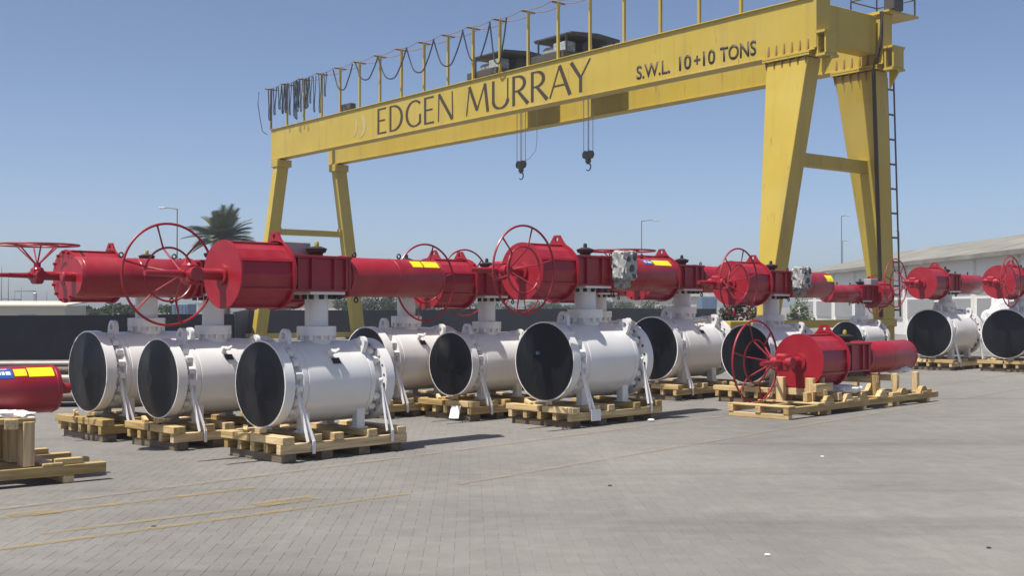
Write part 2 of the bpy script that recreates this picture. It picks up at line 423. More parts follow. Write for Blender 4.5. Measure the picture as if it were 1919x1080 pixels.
# ------------------------------------------------------------------ gantry crane (u along the girders, n away from camera)
CU = Vector((0.6237, -0.7816, 0)); CN = Vector((0.7816, 0.6237, 0)); CZ = math.atan2(CU.y, CU.x)
UL, UR = -51.92, -20.26
crane = thing('gantry_crane', 'huge yellow double girder gantry crane towering over the valves', 'crane',
              tuple(CU * UR + CN * 26.68), CZ)
U0, N0 = UR, 26.68            # crane-local frame: x = u - U0, y = n - N0
def cu(u): return u - U0
ZB, ZT = 8.60, 10.07
SPAN = UR - UL
def upx(x, n=N0):             # photograph column -> crane-local x on a vertical plane n
    tx = (x - 960) / F; Y = n / (CN.x * tx + CN.y); return Y * (CU.x * tx + CU.y) - U0
def girder(y0, name):
    b = MB(); th = 0.50
    b.box((-SPAN / 2, y0 + th / 2, (ZB + ZT) / 2), (SPAN, th - 0.06, ZT - ZB - 0.05))
    g = b.build(name, 'yellow', crane)
    MB().box((-SPAN / 2, y0 + th / 2, ZT - 0.012), (SPAN + 0.02, th + 0.06, 0.03), bev=0.004).build('top_flange', 'yellow', g)
    MB().box((-SPAN / 2, y0 + th / 2, ZB + 0.012), (SPAN + 0.02, th + 0.04, 0.03), bev=0.004).build('bottom_flange', 'yellow', g)
    MB().box((-SPAN / 2, y0 + th / 2 + 0.05, ZT + 0.035), (SPAN - 0.4, 0.06, 0.06)).build('trolley_rail', 'dark_steel', g)
    for k in range(1, 6):
        MB().box((-SPAN * k / 6, y0 + 0.028, (ZB + ZT) / 2), (0.03, 0.012, ZT - ZB - 0.08), bev=0.004).build('weld_seam', 'yellow', g)
    return g
g1 = girder(0.0, 'girder'); g2 = girder(3.12, 'girder')
# end plate and diaphragm of the near girder, cross beam at the right end, tie at the left
MB().box((0.05, 0.25, (ZB + ZT) / 2 + 0.18), (0.10, 0.62, ZT - ZB + 0.30), bev=0.01).build('end_plate', 'yellow', g1)
MB().box((-0.45, 1.80, 9.45), (0.55, 2.55, 1.1), bev=0.01).build('end_beam', 'yellow', crane)
MB().box((-SPAN + 0.5, 1.8, 9.75), (0.3, 2.55, 0.45), bev=0.01).build('end_beam', 'yellow', crane)
# legs
def leg(xc, y_top, y_bot, wt, wb, dn, z0, name='leg'):
    b = MB(); z1 = ZB - 0.16; V = []
    for z, w, y in ((z0, wb, y_bot), (z1, wt, y_top)):
        for sx, sy in ((-1, -1), (1, -1), (1, 1), (-1, 1)):
            V.append(b.bm.verts.new((xc + sx * w / 2, y + sy * dn / 2, z)))
    for f in ((3, 2, 1, 0), (4, 5, 6, 7), (0, 1, 5, 4), (1, 2, 6, 5), (2, 3, 7, 6), (3, 0, 4, 7)): b.bm.faces.new([V[q] for q in f])
    bmesh.ops.bevel(b.bm, geom=list(b.bm.edges), offset=0.012, segments=1, affect='EDGES', profile=0.5)
    return b.build(name, 'yellow', crane)
XR = -21.18 - U0; XL = -51.30 - U0
NB, NF = 0.25, 3.37
for yt, yb in ((NB, NB - 1.12), (NF, NF + 1.12)):
    lg = leg(XR, yt, yb, 1.43, 0.34, 0.58, 1.2)
    b = MB(); b.box((XR, yt, ZB - 0.11), (1.62, 0.72, 0.05)); b.box((XR, yt, ZB - 0.045), (1.62, 0.72, 0.05))
    fl = b.build('leg_flange', 'yellow', lg)
    for k in range(6):
        gx = XR - 0.68 + k * 0.272
        me = cached('gusset', lambda: MB().prism([(0, 0), (0.10, 0), (0, -0.30)], 0.025, Matrix.Rotation(R(90), 4, 'Z') @ MY).mesh('gusset', 'rust'))
        put('gusset', me, lg, loc=(gx, yt - 0.30, ZB - 0.135), rz=R(180))
        put('gusset', cached('gusset_up', lambda: MB().prism([(0, 0), (0.05, 0), (0, 0.30)], 0.05, Matrix.Rotation(R(90), 4, 'Z') @ MY).mesh('gusset', 'rust')),
            lg, loc=(gx, yt - 0.222, ZB + 0.03), rz=R(180))
    lg = leg(XL, yt, yb, 0.44, 0.40, 0.60, 0.3)
    b = MB(); b.box((XL, yt, ZB - 0.22), (0.62, 0.78, 0.34), bev=0.02)
    b.build('leg_collar', 'yellow', lg)
MB().box((XR, 1.81, 5.72), (0.30, 3.9, 0.36), bev=0.01).build('leg_brace', 'yellow', crane)
MB().box((XL, 1.81, 5.15), (0.24, 4.1, 0.28), bev=0.01).build('leg_brace', 'yellow', crane)
for y_ in (-0.05, 3.62): MB().box((XL, y_, 5.22), (0.27, 0.5, 0.36), bev=0.01).build('brace_gusset', 'yellow', crane)
# square jack brackets by the right leg tops
for y_ in (0.25, 3.37):
    b = MB(); b.box((0.22, y_, 9.05), (0.30, 0.62, 0.07)); b.box((0.22, y_, 8.42), (0.30, 0.62, 0.07)); b.box((0.10, y_ - 0.22, 8.74), (0.05, 0.10, 0.6))
    b.box((0.10, y_ + 0.22, 8.74), (0.05, 0.10, 0.6)); b.box((0.34, y_, 8.74), (0.05, 0.5, 0.55))
    b.prism([(0.0, 0), (0.34, 0), (0, -0.5)], 0.06, Matrix.Translation((0.06, y_, 8.38)) @ MY)
    b.build('jack_bracket', 'yellow', crane)
# end carriages with wheels
for xc, z0, z1 in ((XR, 1.0, 1.22), (XL, 0.10, 0.34)):
    b = MB(); b.box((xc, 1.1, (z0 + z1) / 2), (0.42, 7.5, z1 - z0), bev=0.015)
    for y_ in (-2.1, 4.3): b.box((xc, y_, (0.2 + z0) / 2 + 0.05), (0.30, 1.0, max(0.1, z0 - 0.1)))
    ec = b.build('end_carriage', 'yellow', crane)
    for y_ in (-2.45, -1.75, 3.95, 4.65):
        MB().cyl((xc - 0.10, y_, 0.2), (xc + 0.10, y_, 0.2), 0.19, 24).build('travel_wheel', 'dark_steel', ec)
    b = MB(); b.box((xc + 0.30, -1.4, z1 - 0.1), (0.20, 0.4, 0.2), bev=0.02); b.cyl((xc + 0.30, -1.9, z1 - 0.1), (xc + 0.30, -1.3, z1 - 0.1), 0.09, 16)
    b.build('travel_motor', 'yellow', ec)
# handrail/festoon posts
posts = [-52.0 + 1.617 * k - U0 for k in range(19)]
for k, x in enumerate(posts):
    b = MB(); b.box((x, 0.06, (ZT + 12.03) / 2), (0.085, 0.085, 12.03 - ZT)); p = b.build('festoon_post', 'rust' if k == 0 else 'yellow', crane)
    MB().box((x, 0.06, 12.0), (0.05, 0.62, 0.045)).build('cross_arm', 'rust', p)
for y_ in (-0.22, 0.34):
    b = MB()
    for k in range(len(posts) - 1):
        x0, x1 = posts[k], posts[k + 1]
        b.tube([(x0 + (x1 - x0) * t / 6, y_, 12.03 - 0.10 * (1 - ((t - 3) / 3) ** 2)) for t in range(7)], 0.013, 4)
    b.build('guide_wire', 'rust', crane)
def loop(x0, x1, drop, y=-0.22, ztop=11.95, r=0.02):
    n = 14
    return [(x0 + (x1 - x0) * t / n, y + 0.02 * math.sin(t), ztop - drop * (1 - abs((t - n / 2) / (n / 2)) ** 2.2)) for t in range(n + 1)]
random.seed(11)
xs = upx(535); x_end = upx(617); nloops = 22
for k in range(nloops):
    x0 = xs + (x_end - xs) * (k / nloops if k % 3 == 0 else random.triangular(0.0, 0.75, 0.28))
    MB().tube(loop(x0, x0 + 0.22, random.uniform(1.0, 1.75), y=-0.22 + random.uniform(-0.14, 0.14)), 0.021, 5).build('festoon_cable', 'cable', crane)
for a_, c_, dr in ((632, 668, 1.0), (674, 716, 0.85), (716, 770, 1.1), (770, 821, 1.15), (821, 876, 1.2), (876, 927, 1.3), (927, 958, 1.6)):
    MB().tube(loop(upx(a_), upx(c_), dr), 0.03, 5).build('festoon_cable', 'cable', crane)
MB().tube([(posts[0] - 0.75, -0.2, 11.95), (posts[0] - 0.85, -0.2, 11.4), (posts[0] - 0.6, -0.2, 10.6), (posts[0] - 0.35, -0.2, 10.0), (posts[0] - 0.1, -0.1, 9.85)], 0.02, 5).build('festoon_cable', 'cable', crane)
for q in range(3):
    x0 = posts[0] + 0.25 + 0.5 * q
    MB().tube(loop(x0, x0 + 0.3, 1.5 - 0.2 * q), 0.028, 5).build('festoon_cable', 'cable', crane)
MB().box((upx(640), 0.3, ZT + 0.19), (0.9, 0.3, 0.36), bev=0.02).build('cable_box', 'dark_steel', crane)
# trolleys with canopies, ropes and hooks
for k, (uc, wu) in enumerate(((-35.45, 1.8), (-31.75, 1.85))):
    xc = uc - U0
    tr = MB().box((xc, 1.8, 10.27), (wu, 3.3, 0.24), bev=0.01).build('trolley', 'dark_steel', crane)
    b = MB(); b.cyl((xc - 0.6, 1.6, 10.68), (xc + 0.6, 1.6, 10.68), 0.27, 20); b.build('hoist_drum', 'dark_steel', tr)
    b = MB(); b.box((xc + 0.3, 0.75, 10.6), (0.7, 0.45, 0.42), bev=0.03); b.cyl((xc - 0.7, 0.8, 10.6), (xc - 0.05, 0.8, 10.6), 0.19, 16); b.build('hoist_motor', 'wrap', tr)
    MB().box((xc - 0.1, 2.5, 10.65), (0.9, 0.5, 0.5), bev=0.03).build('gearbox', 'dark_steel', tr)
    for sx in (-0.75, 0.75):
        for y_ in (0.45, 2.7): MB().box((xc + sx, y_, 10.68), (0.05, 0.05, 0.60)).build('canopy_post', 'dark_steel', tr)
    c = MB(); c.prism([(-1.15, 11.00), (-1.1, 10.95), (1.15, 10.97), (1.15, 11.06), (0.1, 11.14), (-1.15, 11.05)], wu + 0.15, Matrix.Translation((xc, 1.6, 0)) @ MX)
    c.build('canopy', 'dark_steel', tr)
    hx = upx(977 if k == 0 else 1103, N0 + 1.6)
    for dx, dy in ((-0.14, -0.08), (-0.05, 0.08), (0.08, -0.08), (0.16, 0.08)):
        MB().cyl((hx + dx, 1.6 + dy, 10.15), (hx + dx, 1.6 + dy, 7.05), 0.012, 5).build('hoist_rope', 'steel', tr)
    hb = MB()
    for dx in (-0.11, 0.11): hb.cyl((hx + dx, 1.54, 6.93), (hx + dx, 1.66, 6.93), 0.145, 18)
    hb.box((hx, 1.6, 6.82), (0.16, 0.16, 0.34), bev=0.02)
    hk = hb.build('hook_block', 'dark_steel', tr)
    pts = [(hx + 0.13 * math.sin(t) , 1.6, 6.50 + 0.13 * math.cos(t)) for t in [R(a) for a in range(-30, 250, 20)]]
    MB().tube([(hx, 1.6, 6.72), (hx, 1.6, 6.66)] + pts, [0.03] * 2 + [0.034 - 0.0014 * q for q in range(len(pts))], 8).build('hook', 'dark_steel', hk)
    if k == 0:
        MB().tube([(hx + 0.75, 1.75, 10.1), (hx + 0.75, 1.75, 7.8), (hx + 0.68, 1.75, 7.4), (hx + 0.4, 1.7, 7.15), (hx + 0.15, 1.62, 7.02)], 0.010, 5).build('limit_cable', 'steel', tr)
# right-end platform, railings, cable duct and ladder on the far leg
b = MB(); b.box((-0.55, 3.9, 10.12), (1.5, 1.5, 0.06)); b.build('platform', 'yellow', crane)
for (x_, y_) in ((-1.2, 3.3), (0.1, 3.3), (0.1, 4.6), (-1.2, 4.6)):
    MB().cyl((x_, y_, 10.15), (x_, y_, 11.2), 0.025, 6).build('guard_rail', 'ladder', crane)
for z_ in (10.65, 11.18):
    b = MB(); P = [(-1.2, 3.3, z_), (0.1, 3.3, z_), (0.1, 4.6, z_), (-1.2, 4.6, z_)]
    for q in range(4): b.cyl(P[q], P[(q + 1) % 4], 0.022, 6)
    b.build('guard_rail', 'ladder', crane)
MB().box((0.12, 3.5, 10.45), (0.35, 0.5, 0.6), bev=0.03).build('motor_box', 'dark_steel', crane)
def legpt(z, yo, xo=0.0):     # a point on the far right leg's centre line, offset
    t = (z - 1.2) / (ZB - 0.16 - 1.2); return (XR + xo, NF + 1.12 * (1 - t) + yo, z)
MB().tube([legpt(z, -0.32, (0.17 + 0.545 * (z - 1.2) / 7.2) - 0.05) for z in (1.3, 3, 5, 7, 8.4)] + [(0.0, NF - 0.3, 9.4), (0.0, NF - 0.28, 10.1)], 0.06, 8).build('cable_duct', 'letter', crane)
def legx(z): return 0.17 + 0.545 * (z - 1.2) / 7.2 - 0.06
for yo in (0.34, 0.68):
    MB().tube([legpt(z, yo, legx(z)) for z in np.linspace(1.3, 8.3, 8)], 0.026, 6).build('ladder_rail', 'ladder', crane)
for z in np.arange(1.5, 8.3, 0.72):
    MB().cyl(legpt(z, 0.28, legx(z)), legpt(z, 0.68, legx(z)), 0.03, 6).build('ladder_rung', 'ladder', crane)
# lettering
def stroke_letter(ch):
    """list of (points, widths): light flared roman capitals in a unit-high box; returns strokes, advance"""
    T, t = 0.115, 0.05
    def arc(cx, cy, rx, ry, a0, a1, n=18, w0=t, w1=T):
        P = []; Wd = []
        for k in range(n + 1):
            a = R(a0 + (a1 - a0) * k / n); P.append((cx + rx * math.cos(a), cy + ry * math.sin(a)))
            Wd.append(w0 + (w1 - w0) * abs(math.cos(a)))
        return P, Wd
    if ch == 'E': return [([(0.06, 0), (0.06, 1)], [0.10, 0.10]), ([(0.06, 0.97), (0.45, 0.97)], [t, 0.065]), ([(0.06, 0.52), (0.40, 0.52)], [t, 0.06]), ([(0.06, 0.03), (0.47, 0.03)], [t, 0.065])], 0.62
    if ch == 'D': return [([(0.06, 0), (0.06, 1)], [0.10, 0.10]), ([(0.06, 0.97), (0.22, 0.97)], [t, t]), ([(0.06, 0.03), (0.22, 0.03)], [t, t]), arc(0.20, 0.5, 0.42, 0.47, 90, -90)], 0.80
    if ch == 'G': return [arc(0.44, 0.5, 0.38, 0.475, 48, 318, 24), ([(0.70, 0.44), (0.70, 0.10)], [0.09, 0.09]), ([(0.70, 0.12), (0.60, 0.05)], [0.08, 0.05])], 0.88
    if ch == 'N': return [([(0.05, 0), (0.07, 1)], [0.05, 0.05]), ([(0.07, 1), (0.66, 0)], [0.11, 0.11]), ([(0.68, 0), (0.66, 1)], [0.05, 0.05])], 0.84
    if ch == 'M': return [([(0.02, 0), (0.14, 1)], [0.05, 0.05]), ([(0.14, 1), (0.46, 0.12)], [0.11, 0.11]), ([(0.46, 0.12), (0.78, 1)], [0.05, 0.05]), ([(0.78, 1), (0.90, 0)], [0.11, 0.11])], 1.06
    if ch == 'U': return [([(0.06, 1), (0.06, 0.30)], [0.10, 0.10]), arc(0.345, 0.30, 0.285, 0.275, 180, 360), ([(0.63, 0.30), (0.63, 1)], [0.05, 0.05])], 0.80
    if ch == 'R': return [([(0.06, 0), (0.06, 1)], [0.10, 0.10]), ([(0.06, 0.97), (0.22, 0.97)], [t, t]), ([(0.06, 0.48), (0.22, 0.48)], [t, t]), arc(0.20, 0.725, 0.27, 0.245, 90, -90), ([(0.22, 0.48), (0.60, 0)], [0.09, 0.12])], 0.70
    if ch == 'A': return [([(0.0, 0), (0.34, 1)], [0.05, 0.05]), ([(0.34, 1), (0.70, 0)], [0.11, 0.12]), ([(0.13, 0.36), (0.57, 0.36)], [t, t])], 0.74
    if ch == 'Y': return [([(0.0, 1), (0.32, 0.45)], [0.115, 0.10]), ([(0.64, 1), (0.32, 0.45)], [0.05, 0.05]), ([(0.32, 0.48), (0.32, 0)], [0.10, 0.10])], 0.70
    return [], 0.42
def ribbon(b, P, Wd, fx, y):
    n = len(P); Lf = []; Rt = []
    for i in range(n):
        d = Vector(P[min(i + 1, n - 1)]) - Vector(P[max(i - 1, 0)]); d.normalize(); nn = Vector((-d.y, d.x)) * Wd[i] / 2
        Lf.append(fx(P[i][0] + nn.x, P[i][1] + nn.y)); Rt.append(fx(P[i][0] - nn.x, P[i][1] - nn.y))
    for i in range(n - 1):
        q = [Lf[i], Lf[i + 1], Rt[i + 1], Rt[i]]
        a = [b.bm.verts.new((x, y, z)) for x, z in q]; c = [b.bm.verts.new((x, y - 0.006, z)) for x, z in q]
        b.bm.faces.new(a); b.bm.faces.new(c[::-1])
        for s in range(4): b.bm.faces.new((a[s], a[(s + 1) % 4], c[(s + 1) % 4], c[s]))
YF = 0.03 - 0.004            # web face of near girder is at y = 0.03
word = 'EDGEN MURRAY'; tot = sum(stroke_letter(c)[1] for c in word) - 0.06
x0t, x1t = upx(706), upx(1106); sx_ = (x1t - x0t) / tot; z0t, hz = 8.77, 1.06
cur = 0.0
for c in word:
    st, adv = stroke_letter(c)
    if st:
        b = MB()
        for qi, (P, Wd) in enumerate(st):
            ribbon(b, P, Wd, lambda x, z: (x0t + (cur + x) * sx_, z0t + z * hz), YF - 0.0006 * qi)
        b.build('letter', 'letter', g1)
    cur += adv
def text_part(s, x0, x1, z0, h):
    cv = bpy.data.curves.new('letters', 'FONT'); cv.body = s; cv.extrude = 0.0; cv.offset = 0.018; cv.resolution_u = 4
    o = bpy.data.objects.new('letters', cv); COL.objects.link(o)
    bpy.context.view_layer.update(); dg = bpy.context.evaluated_depsgraph_get()
    me = bpy.data.meshes.new_from_object(o.evaluated_get(dg)); bpy.data.objects.remove(o)
    xs_ = [v.co.x for v in me.vertices]; ys_ = [v.co.y for v in me.vertices]
    kx = (x1 - x0) / (max(xs_) - min(xs_)); kz = h / 0.72; mnx = min(xs_); mny = min(ys_)
    bm = bmesh.new(); bm.from_mesh(me)
    for v in bm.verts: v.co = Vector((x0 + (v.co.x - mnx) * kx, YF, z0 + (v.co.y) * kz))
    r = bmesh.ops.extrude_face_region(bm, geom=bm.faces[:])
    for v in [e for e in r['geom'] if isinstance(e, bmesh.types.BMVert)]: v.co.y -= 0.006
    bmesh.ops.recalc_face_normals(bm, faces=bm.faces)
    bm.to_mesh(me); bm.free(); me.materials.clear(); me.materials.append(M['letter']); me.name = 'lettering'
    put('lettering', me, g1)
text_part('S.W.L.', upx(1193), upx(1256), 8.80, 0.43)
text_part('10', upx(1273), upx(1296), 8.80, 0.43)
text_part('10', upx(1318), upx(1341), 8.80, 0.43)
b = MB(); xp = upx(1307); b.box((xp, YF - 0.003, 9.0), (0.26, 0.006, 0.06)); b.box((xp, YF - 0.004, 9.0), (0.06, 0.006, 0.26)); b.build('lettering', 'letter', g1)
text_part('TONS', upx(1350), upx(1418), 8.80, 0.43)
b = MB()                      # faded crescent emblem before the name
def cres(cx, r0, r1, dx):
    P = []; Wd = []
    for k in range(15):
        a = R(-75 + 150 * k / 14); P.append((cx + r0 * math.cos(a) * 0.75, 0.5 + r0 * math.sin(a))); Wd.append(max(0.015, r1 * math.cos(a)))
    return P, Wd
ribbon(b, *cres(0.0, 0.5, 0.22, 0), lambda x, z: (upx(672) + x * 1.1, 8.80 + z * 0.95), YF); b.build('emblem', 'faded', g1)
b = MB(); ribbon(b, *cres(-0.5, 0.42, 0.12, 0), lambda x, z: (upx(672) + x * 1.1, 8.80 + z * 0.95), YF); b.build('emblem', 'faded', g1)

# ------------------------------------------------------------------ actuators (mesh data shared)
AZ = 0.165                    # axis height above the mounting plate
def m_canister():
    b = MB(); seg = 14; a0 = math.pi / seg
    prof = [(-1.17, 0.0), (-1.17, 0.335), (-0.53, 0.335), (-0.53, 0.0)]
    b.lathe(prof, (0, 0, AZ), 'X', seg, smooth=False)
    for k in range(7):        # long tie bars on the flats
        a = 2 * math.pi * (2 * k) / seg + a0 * 0
        b.box((-0.85, 0.338 * math.cos(a), AZ + 0.338 * math.sin(a)), (0.64, 0.03, 0.03), rx=a)
    return b.mesh('spring_canister', 'red')
def m_endplate(x0, x1, r): return lambda: MB().lathe([(x0, 0.0), (x0, r), (x1, r), (x1, 0.0)], (0, 0, AZ), 'X', 28).mesh('end_plate', 'red')
def m_lug():
    return MB().plate_holes([(-0.17, 0), (0.17, 0), (0.10, 0.07), (0.045, 0.15), (-0.045, 0.15), (-0.10, 0.07)], [circ(0.028, 10, 0, 0.10)], 0.03,
                            Matrix.Translation((-0.54, 0, AZ + 0.315)) @ MX).mesh('lifting_lug', 'red')
def m_bolt(): return MB().cyl((-0.035, 0, 0), (0.0, 0, 0), 0.02, 6, smooth=False).mesh('bolt', 'red')
def m_yoke():
    b = MB(); b.box((-0.10, 0, AZ + 0.02), (0.76, 0.40, 0.35), bev=0.012)
    b.box((-0.10, 0, AZ + 0.205), (0.84, 0.46, 0.03), bev=0.004); b.box((-0.10, 0, AZ - 0.155), (0.70, 0.46, 0.025))
    for x in (-0.40, -0.22, 0.08, 0.24):
        for s in (-1, 1): b.box((x, s * 0.215, AZ + 0.02), (0.03, 0.035, 0.34))
    b.cyl((-0.54, 0, AZ), (-0.47, 0, AZ), 0.25, 24); b.box((0.285, 0, AZ), (0.03, 0.46, 0.44), bev=0.01)
    return b.mesh('yoke_housing', 'red')
def m_indicator():
    b = MB(); b.cyl((0, 0, AZ + 0.22), (0, 0, AZ + 0.25), 0.07, 16); b.lathe([(0, 0.0), (0, 0.05), (0.02, 0.10), (0.06, 0.115), (0.085, 0.05), (0.085, 0.0)], (0, 0, AZ + 0.245), 'Z', 20)
    return b.mesh('position_indicator', 'black')
def m_knob(): return MB().lathe([(0, 0.0), (0, 0.024), (0.035, 0.026), (0.055, 0.018), (0.06, 0.0)], (0, 0, AZ + 0.329), 'Z', 12).mesh('knob', 'knob_yellow')
def m_knob_b(): return MB().lathe([(0, 0.0), (0, 0.024), (0.035, 0.026), (0.055, 0.018), (0.06, 0.0)], (0, 0, AZ + 0.329), 'Z', 12).mesh('knob', 'black')
def m_cyl():
    b = MB(); b.lathe([(0.30, 0.0), (0.30, 0.205), (0.33, 0.222), (1.70, 0.222), (1.735, 0.205), (1.735, 0.0)], (0, 0, AZ), 'X', 40)
    return b.mesh('hydraulic_cylinder', 'red')
def m_cylring(x0, x1): return lambda: MB().lathe([(x0, 0.0), (x0, 0.24), (x1, 0.24), (x1, 0.0)], (0, 0, AZ), 'X', 40).mesh('cylinder_head', 'red')
def m_rod(): return MB().lathe([(1.735, 0.0), (1.735, 0.055), (1.86, 0.055), (1.87, 0.045), (1.87, 0.0)], (0, 0, AZ), 'X', 16).mesh('rod_cover', 'red')
def m_eye(): return MB().torus((0, 0, 0.035), (0, 1, 0), 0.026, 0.009, 14, 6).cyl((0, 0, -0.01), (0, 0, 0.012), 0.014, 8).mesh('eye_bolt', 'hole')
def m_label(x0, x1, a0, a1, mt):
    def f():
        b = MB(); n = 8; r = 0.2245; rows = []
        for k in range(n + 1):
            a = R(a0 + (a1 - a0) * k / n); rows.append([b.bm.verts.new((x, r * math.cos(a), AZ + r * math.sin(a))) for x in (x0, x1)])
        for k in range(n): b.bm.faces.new((rows[k][0], rows[k][1], rows[k + 1][1], rows[k + 1][0]))
        return b.mesh('label', mt)
    return f
def m_gear():
    b = MB(); b.cyl((-1.20, 0, AZ), (-1.46, 0, AZ), 0.06, 16); b.cyl((-1.19, 0, AZ), (-1.22, 0, AZ), 0.11, 20)
    b.box((-1.565, 0, AZ), (0.13, 0.16, 0.22), bev=0.025); b.cyl((-1.565, -0.14, AZ), (-1.565, 0.14, AZ), 0.07, 14)
    return b.mesh('gearbox', 'red')
def m_spindle(): return MB().cyl((-1.64, 0, AZ), (-2.06, 0, AZ), 0.038, 12, r2=0.027).mesh('spindle', 'red')
WDIR = {'L': Vector((0, 1, 0)), 'R': Vector((0, -1, 0)), 'U': Vector((0, 0, 1))}
def wheel_parts(mode):
    d = WDIR[mode]; hub = Vector((-1.565, 0, AZ)); q = d.to_track_quat('Z', 'Y'); h = 0.40
    rim = MB().torus(hub + d * h, d, 0.52, 0.0135, 64, 7).mesh('rim', 'red')
    ring = MB().torus(hub + d * (h - 0.01), d, 0.275, 0.0115, 44, 6).mesh('inner_ring', 'red')
    hubm = MB().cyl(hub + d * 0.09, hub + d * 0.17, 0.045, 14).mesh('hub', 'red')
    spk = []
    for k in range(6):
        a = 2 * math.pi * k / 6 + 0.26
        P = [hub + d * 0.13, hub + d * (h - 0.01) + q @ Vector((0.275 * math.cos(a), 0.275 * math.sin(a), 0)), hub + d * h + q @ Vector((0.515 * math.cos(a), 0.515 * math.sin(a), 0))]
        spk.append(MB().tube(P, 0.0105, 6).mesh('spoke', 'red'))
    return rim, ring, hubm, spk

def actuator(root, loc, rz, sc, wheel='L', labels=(), grey_box=False, wrapped=None, indicator=True, bolts=True, knob=False):
    kw = dict(loc=loc, rz=rz, scale=sc)
    can = put('spring_canister', cached('can', m_canister), root, **kw)
    put('end_plate', cached('ep1', m_endplate(-1.19, -1.165, 0.355)), can); put('end_plate', cached('ep2', m_endplate(-0.555, -0.52, 0.37)), can)
    put('lifting_lug', cached('lug', m_lug), can)
    if bolts and wheel == 'U':
        me = cached('abolt', m_bolt)
        for k in range(14):
            a = 2 * math.pi * k / 14 + 0.1; put('bolt', me, can, loc=(-1.185, 0.325 * math.cos(a), AZ + 0.325 * math.sin(a)))
    put('gearbox', cached('gear', m_gear), root, **kw); put('spindle', cached('spindle', m_spindle), root, **kw)
    yk = put('yoke_housing', cached('yoke', m_yoke), root, **kw)
    if indicator:
        ind = put('position_indicator', cached('ind', m_indicator), root, **kw)
        put('knob', cached('knob', m_knob) if knob else cached('knob_b', m_knob_b), ind)
    if grey_box:
        MB().box((-0.19, 0.20, AZ + 0.305), (0.38, 0.20, 0.15), bev=0.012).build('junction_box', 'grey_box', root, **kw)
    if wrapped:
        b = MB(); sg = -1 if wrapped == 'R' else 1
        b.box((0.36, sg * 0.36, AZ + 0.10), (0.26, 0.22, 0.36), bev=0.03); b.box((0.36, sg * 0.33, AZ - 0.12), (0.16, 0.16, 0.14), bev=0.03)
        bmesh.ops.subdivide_edges(b.bm, edges=b.bm.edges[:], cuts=4, use_grid_fill=True)
        rr = random.Random(5)
        for v in b.bm.verts: v.co += Vector((rr.uniform(-1, 1), rr.uniform(-1, 1), rr.uniform(-1, 1))) * 0.018
        cb = b.build('control_box', 'wrap', root, **kw)
        b = MB()
        for dx, dz, r_ in ((-0.07, 0.18, 0.035), (0.06, 0.20, 0.045), (0.0, 0.06, 0.05), (0.05, -0.04, 0.03)): b.cyl((0.36 + dx, sg * 0.44, AZ + dz), (0.36 + dx, sg * 0.485, AZ + dz), r_, 10)
        b.build('gauge', 'dark_steel', cb)
        MB().box((0.36, sg * 0.22, AZ + 0.05), (0.10, 0.14, 0.10)).build('bracket', 'grey_box', cb)
    cy = put('hydraulic_cylinder', cached('hcyl', m_cyl), root, **kw)
    put('cylinder_head', cached('ch1', m_cylring(0.325, 0.375)), cy); put('rod_cover', cached('rod', m_rod), cy)
    put('weld_ring', cached('weldr', lambda: MB().torus((1.02, 0, AZ), (1, 0, 0), 0.2215, 0.004, 40, 5).mesh('weld_ring', 'red')), cy)
    put('weld_ring', cached('weldr2', lambda: MB().torus((1.69, 0, AZ), (1, 0, 0), 0.2215, 0.004, 40, 5).mesh('weld_ring', 'red')), cy)
    me = cached('eye', m_eye)
    for x in (0.52, 1.18): put('eye_bolt', me, cy, loc=(x, 0, AZ + 0.22))
    put('eye_bolt', me, cy, loc=(0.55, 0, AZ - 0.222), rot=(math.pi, 0, 0))
    for (x0, x1, a0, a1, mt) in labels:
        lb = put('label', m_label(x0, x1, a0, a1, mt)(), cy)
        if mt == 'label_blue':
            am = (a0 + a1) / 2; w = x1 - x0; s = 1 if a1 > a0 else -1
            # white roundel and two lines of print on the blue sticker
            b = MB(); n = 18; r = 0.2258
            def P(x, a): return (x, r * math.cos(R(a)), AZ + r * math.sin(R(a)))
            cx = x0 + w * 0.26
            ro = [(cx + w * 0.13 * math.cos(2 * math.pi * k / n), am + (a1 - a0) * 0.22 * math.sin(2 * math.pi * k / n)) for k in range(n)]
            ri = [(cx + w * 0.07 * math.cos(2 * math.pi * k / n), am + (a1 - a0) * 0.11 * math.sin(2 * math.pi * k / n)) for k in range(n)]
            vo = [b.bm.verts.new(P(*p)) for p in ro]; vi = [b.bm.verts.new(P(*p)) for p in ri]
            for k in range(n): b.bm.faces.new((vo[k], vo[(k + 1) % n], vi[(k + 1) % n], vi[k]))
            for (fx0, fx1, fa0, fa1) in ((0.50, 0.62, 0.42, 0.72), (0.65, 0.74, 0.42, 0.72), (0.77, 0.92, 0.42, 0.72), (0.2, 0.85, 0.14, 0.2)):
                b.bm.faces.new([b.bm.verts.new(P(x0 + w * fx, a0 + (a1 - a0) * (1 - fa))) for fx, fa in ((fx0, fa0), (fx1, fa0), (fx1, fa1), (fx0, fa1))])
            b.build('print', 'label_white', lb)
    if wheel:
        rim, ring, hubm, spk = cached('wheel' + wheel, lambda: wheel_parts(wheel))
        w = put('handwheel', rim, root, **kw)
        put('inner_ring', ring, w); put('hub', hubm, w)
        for s in spk: put('spoke', s, w)

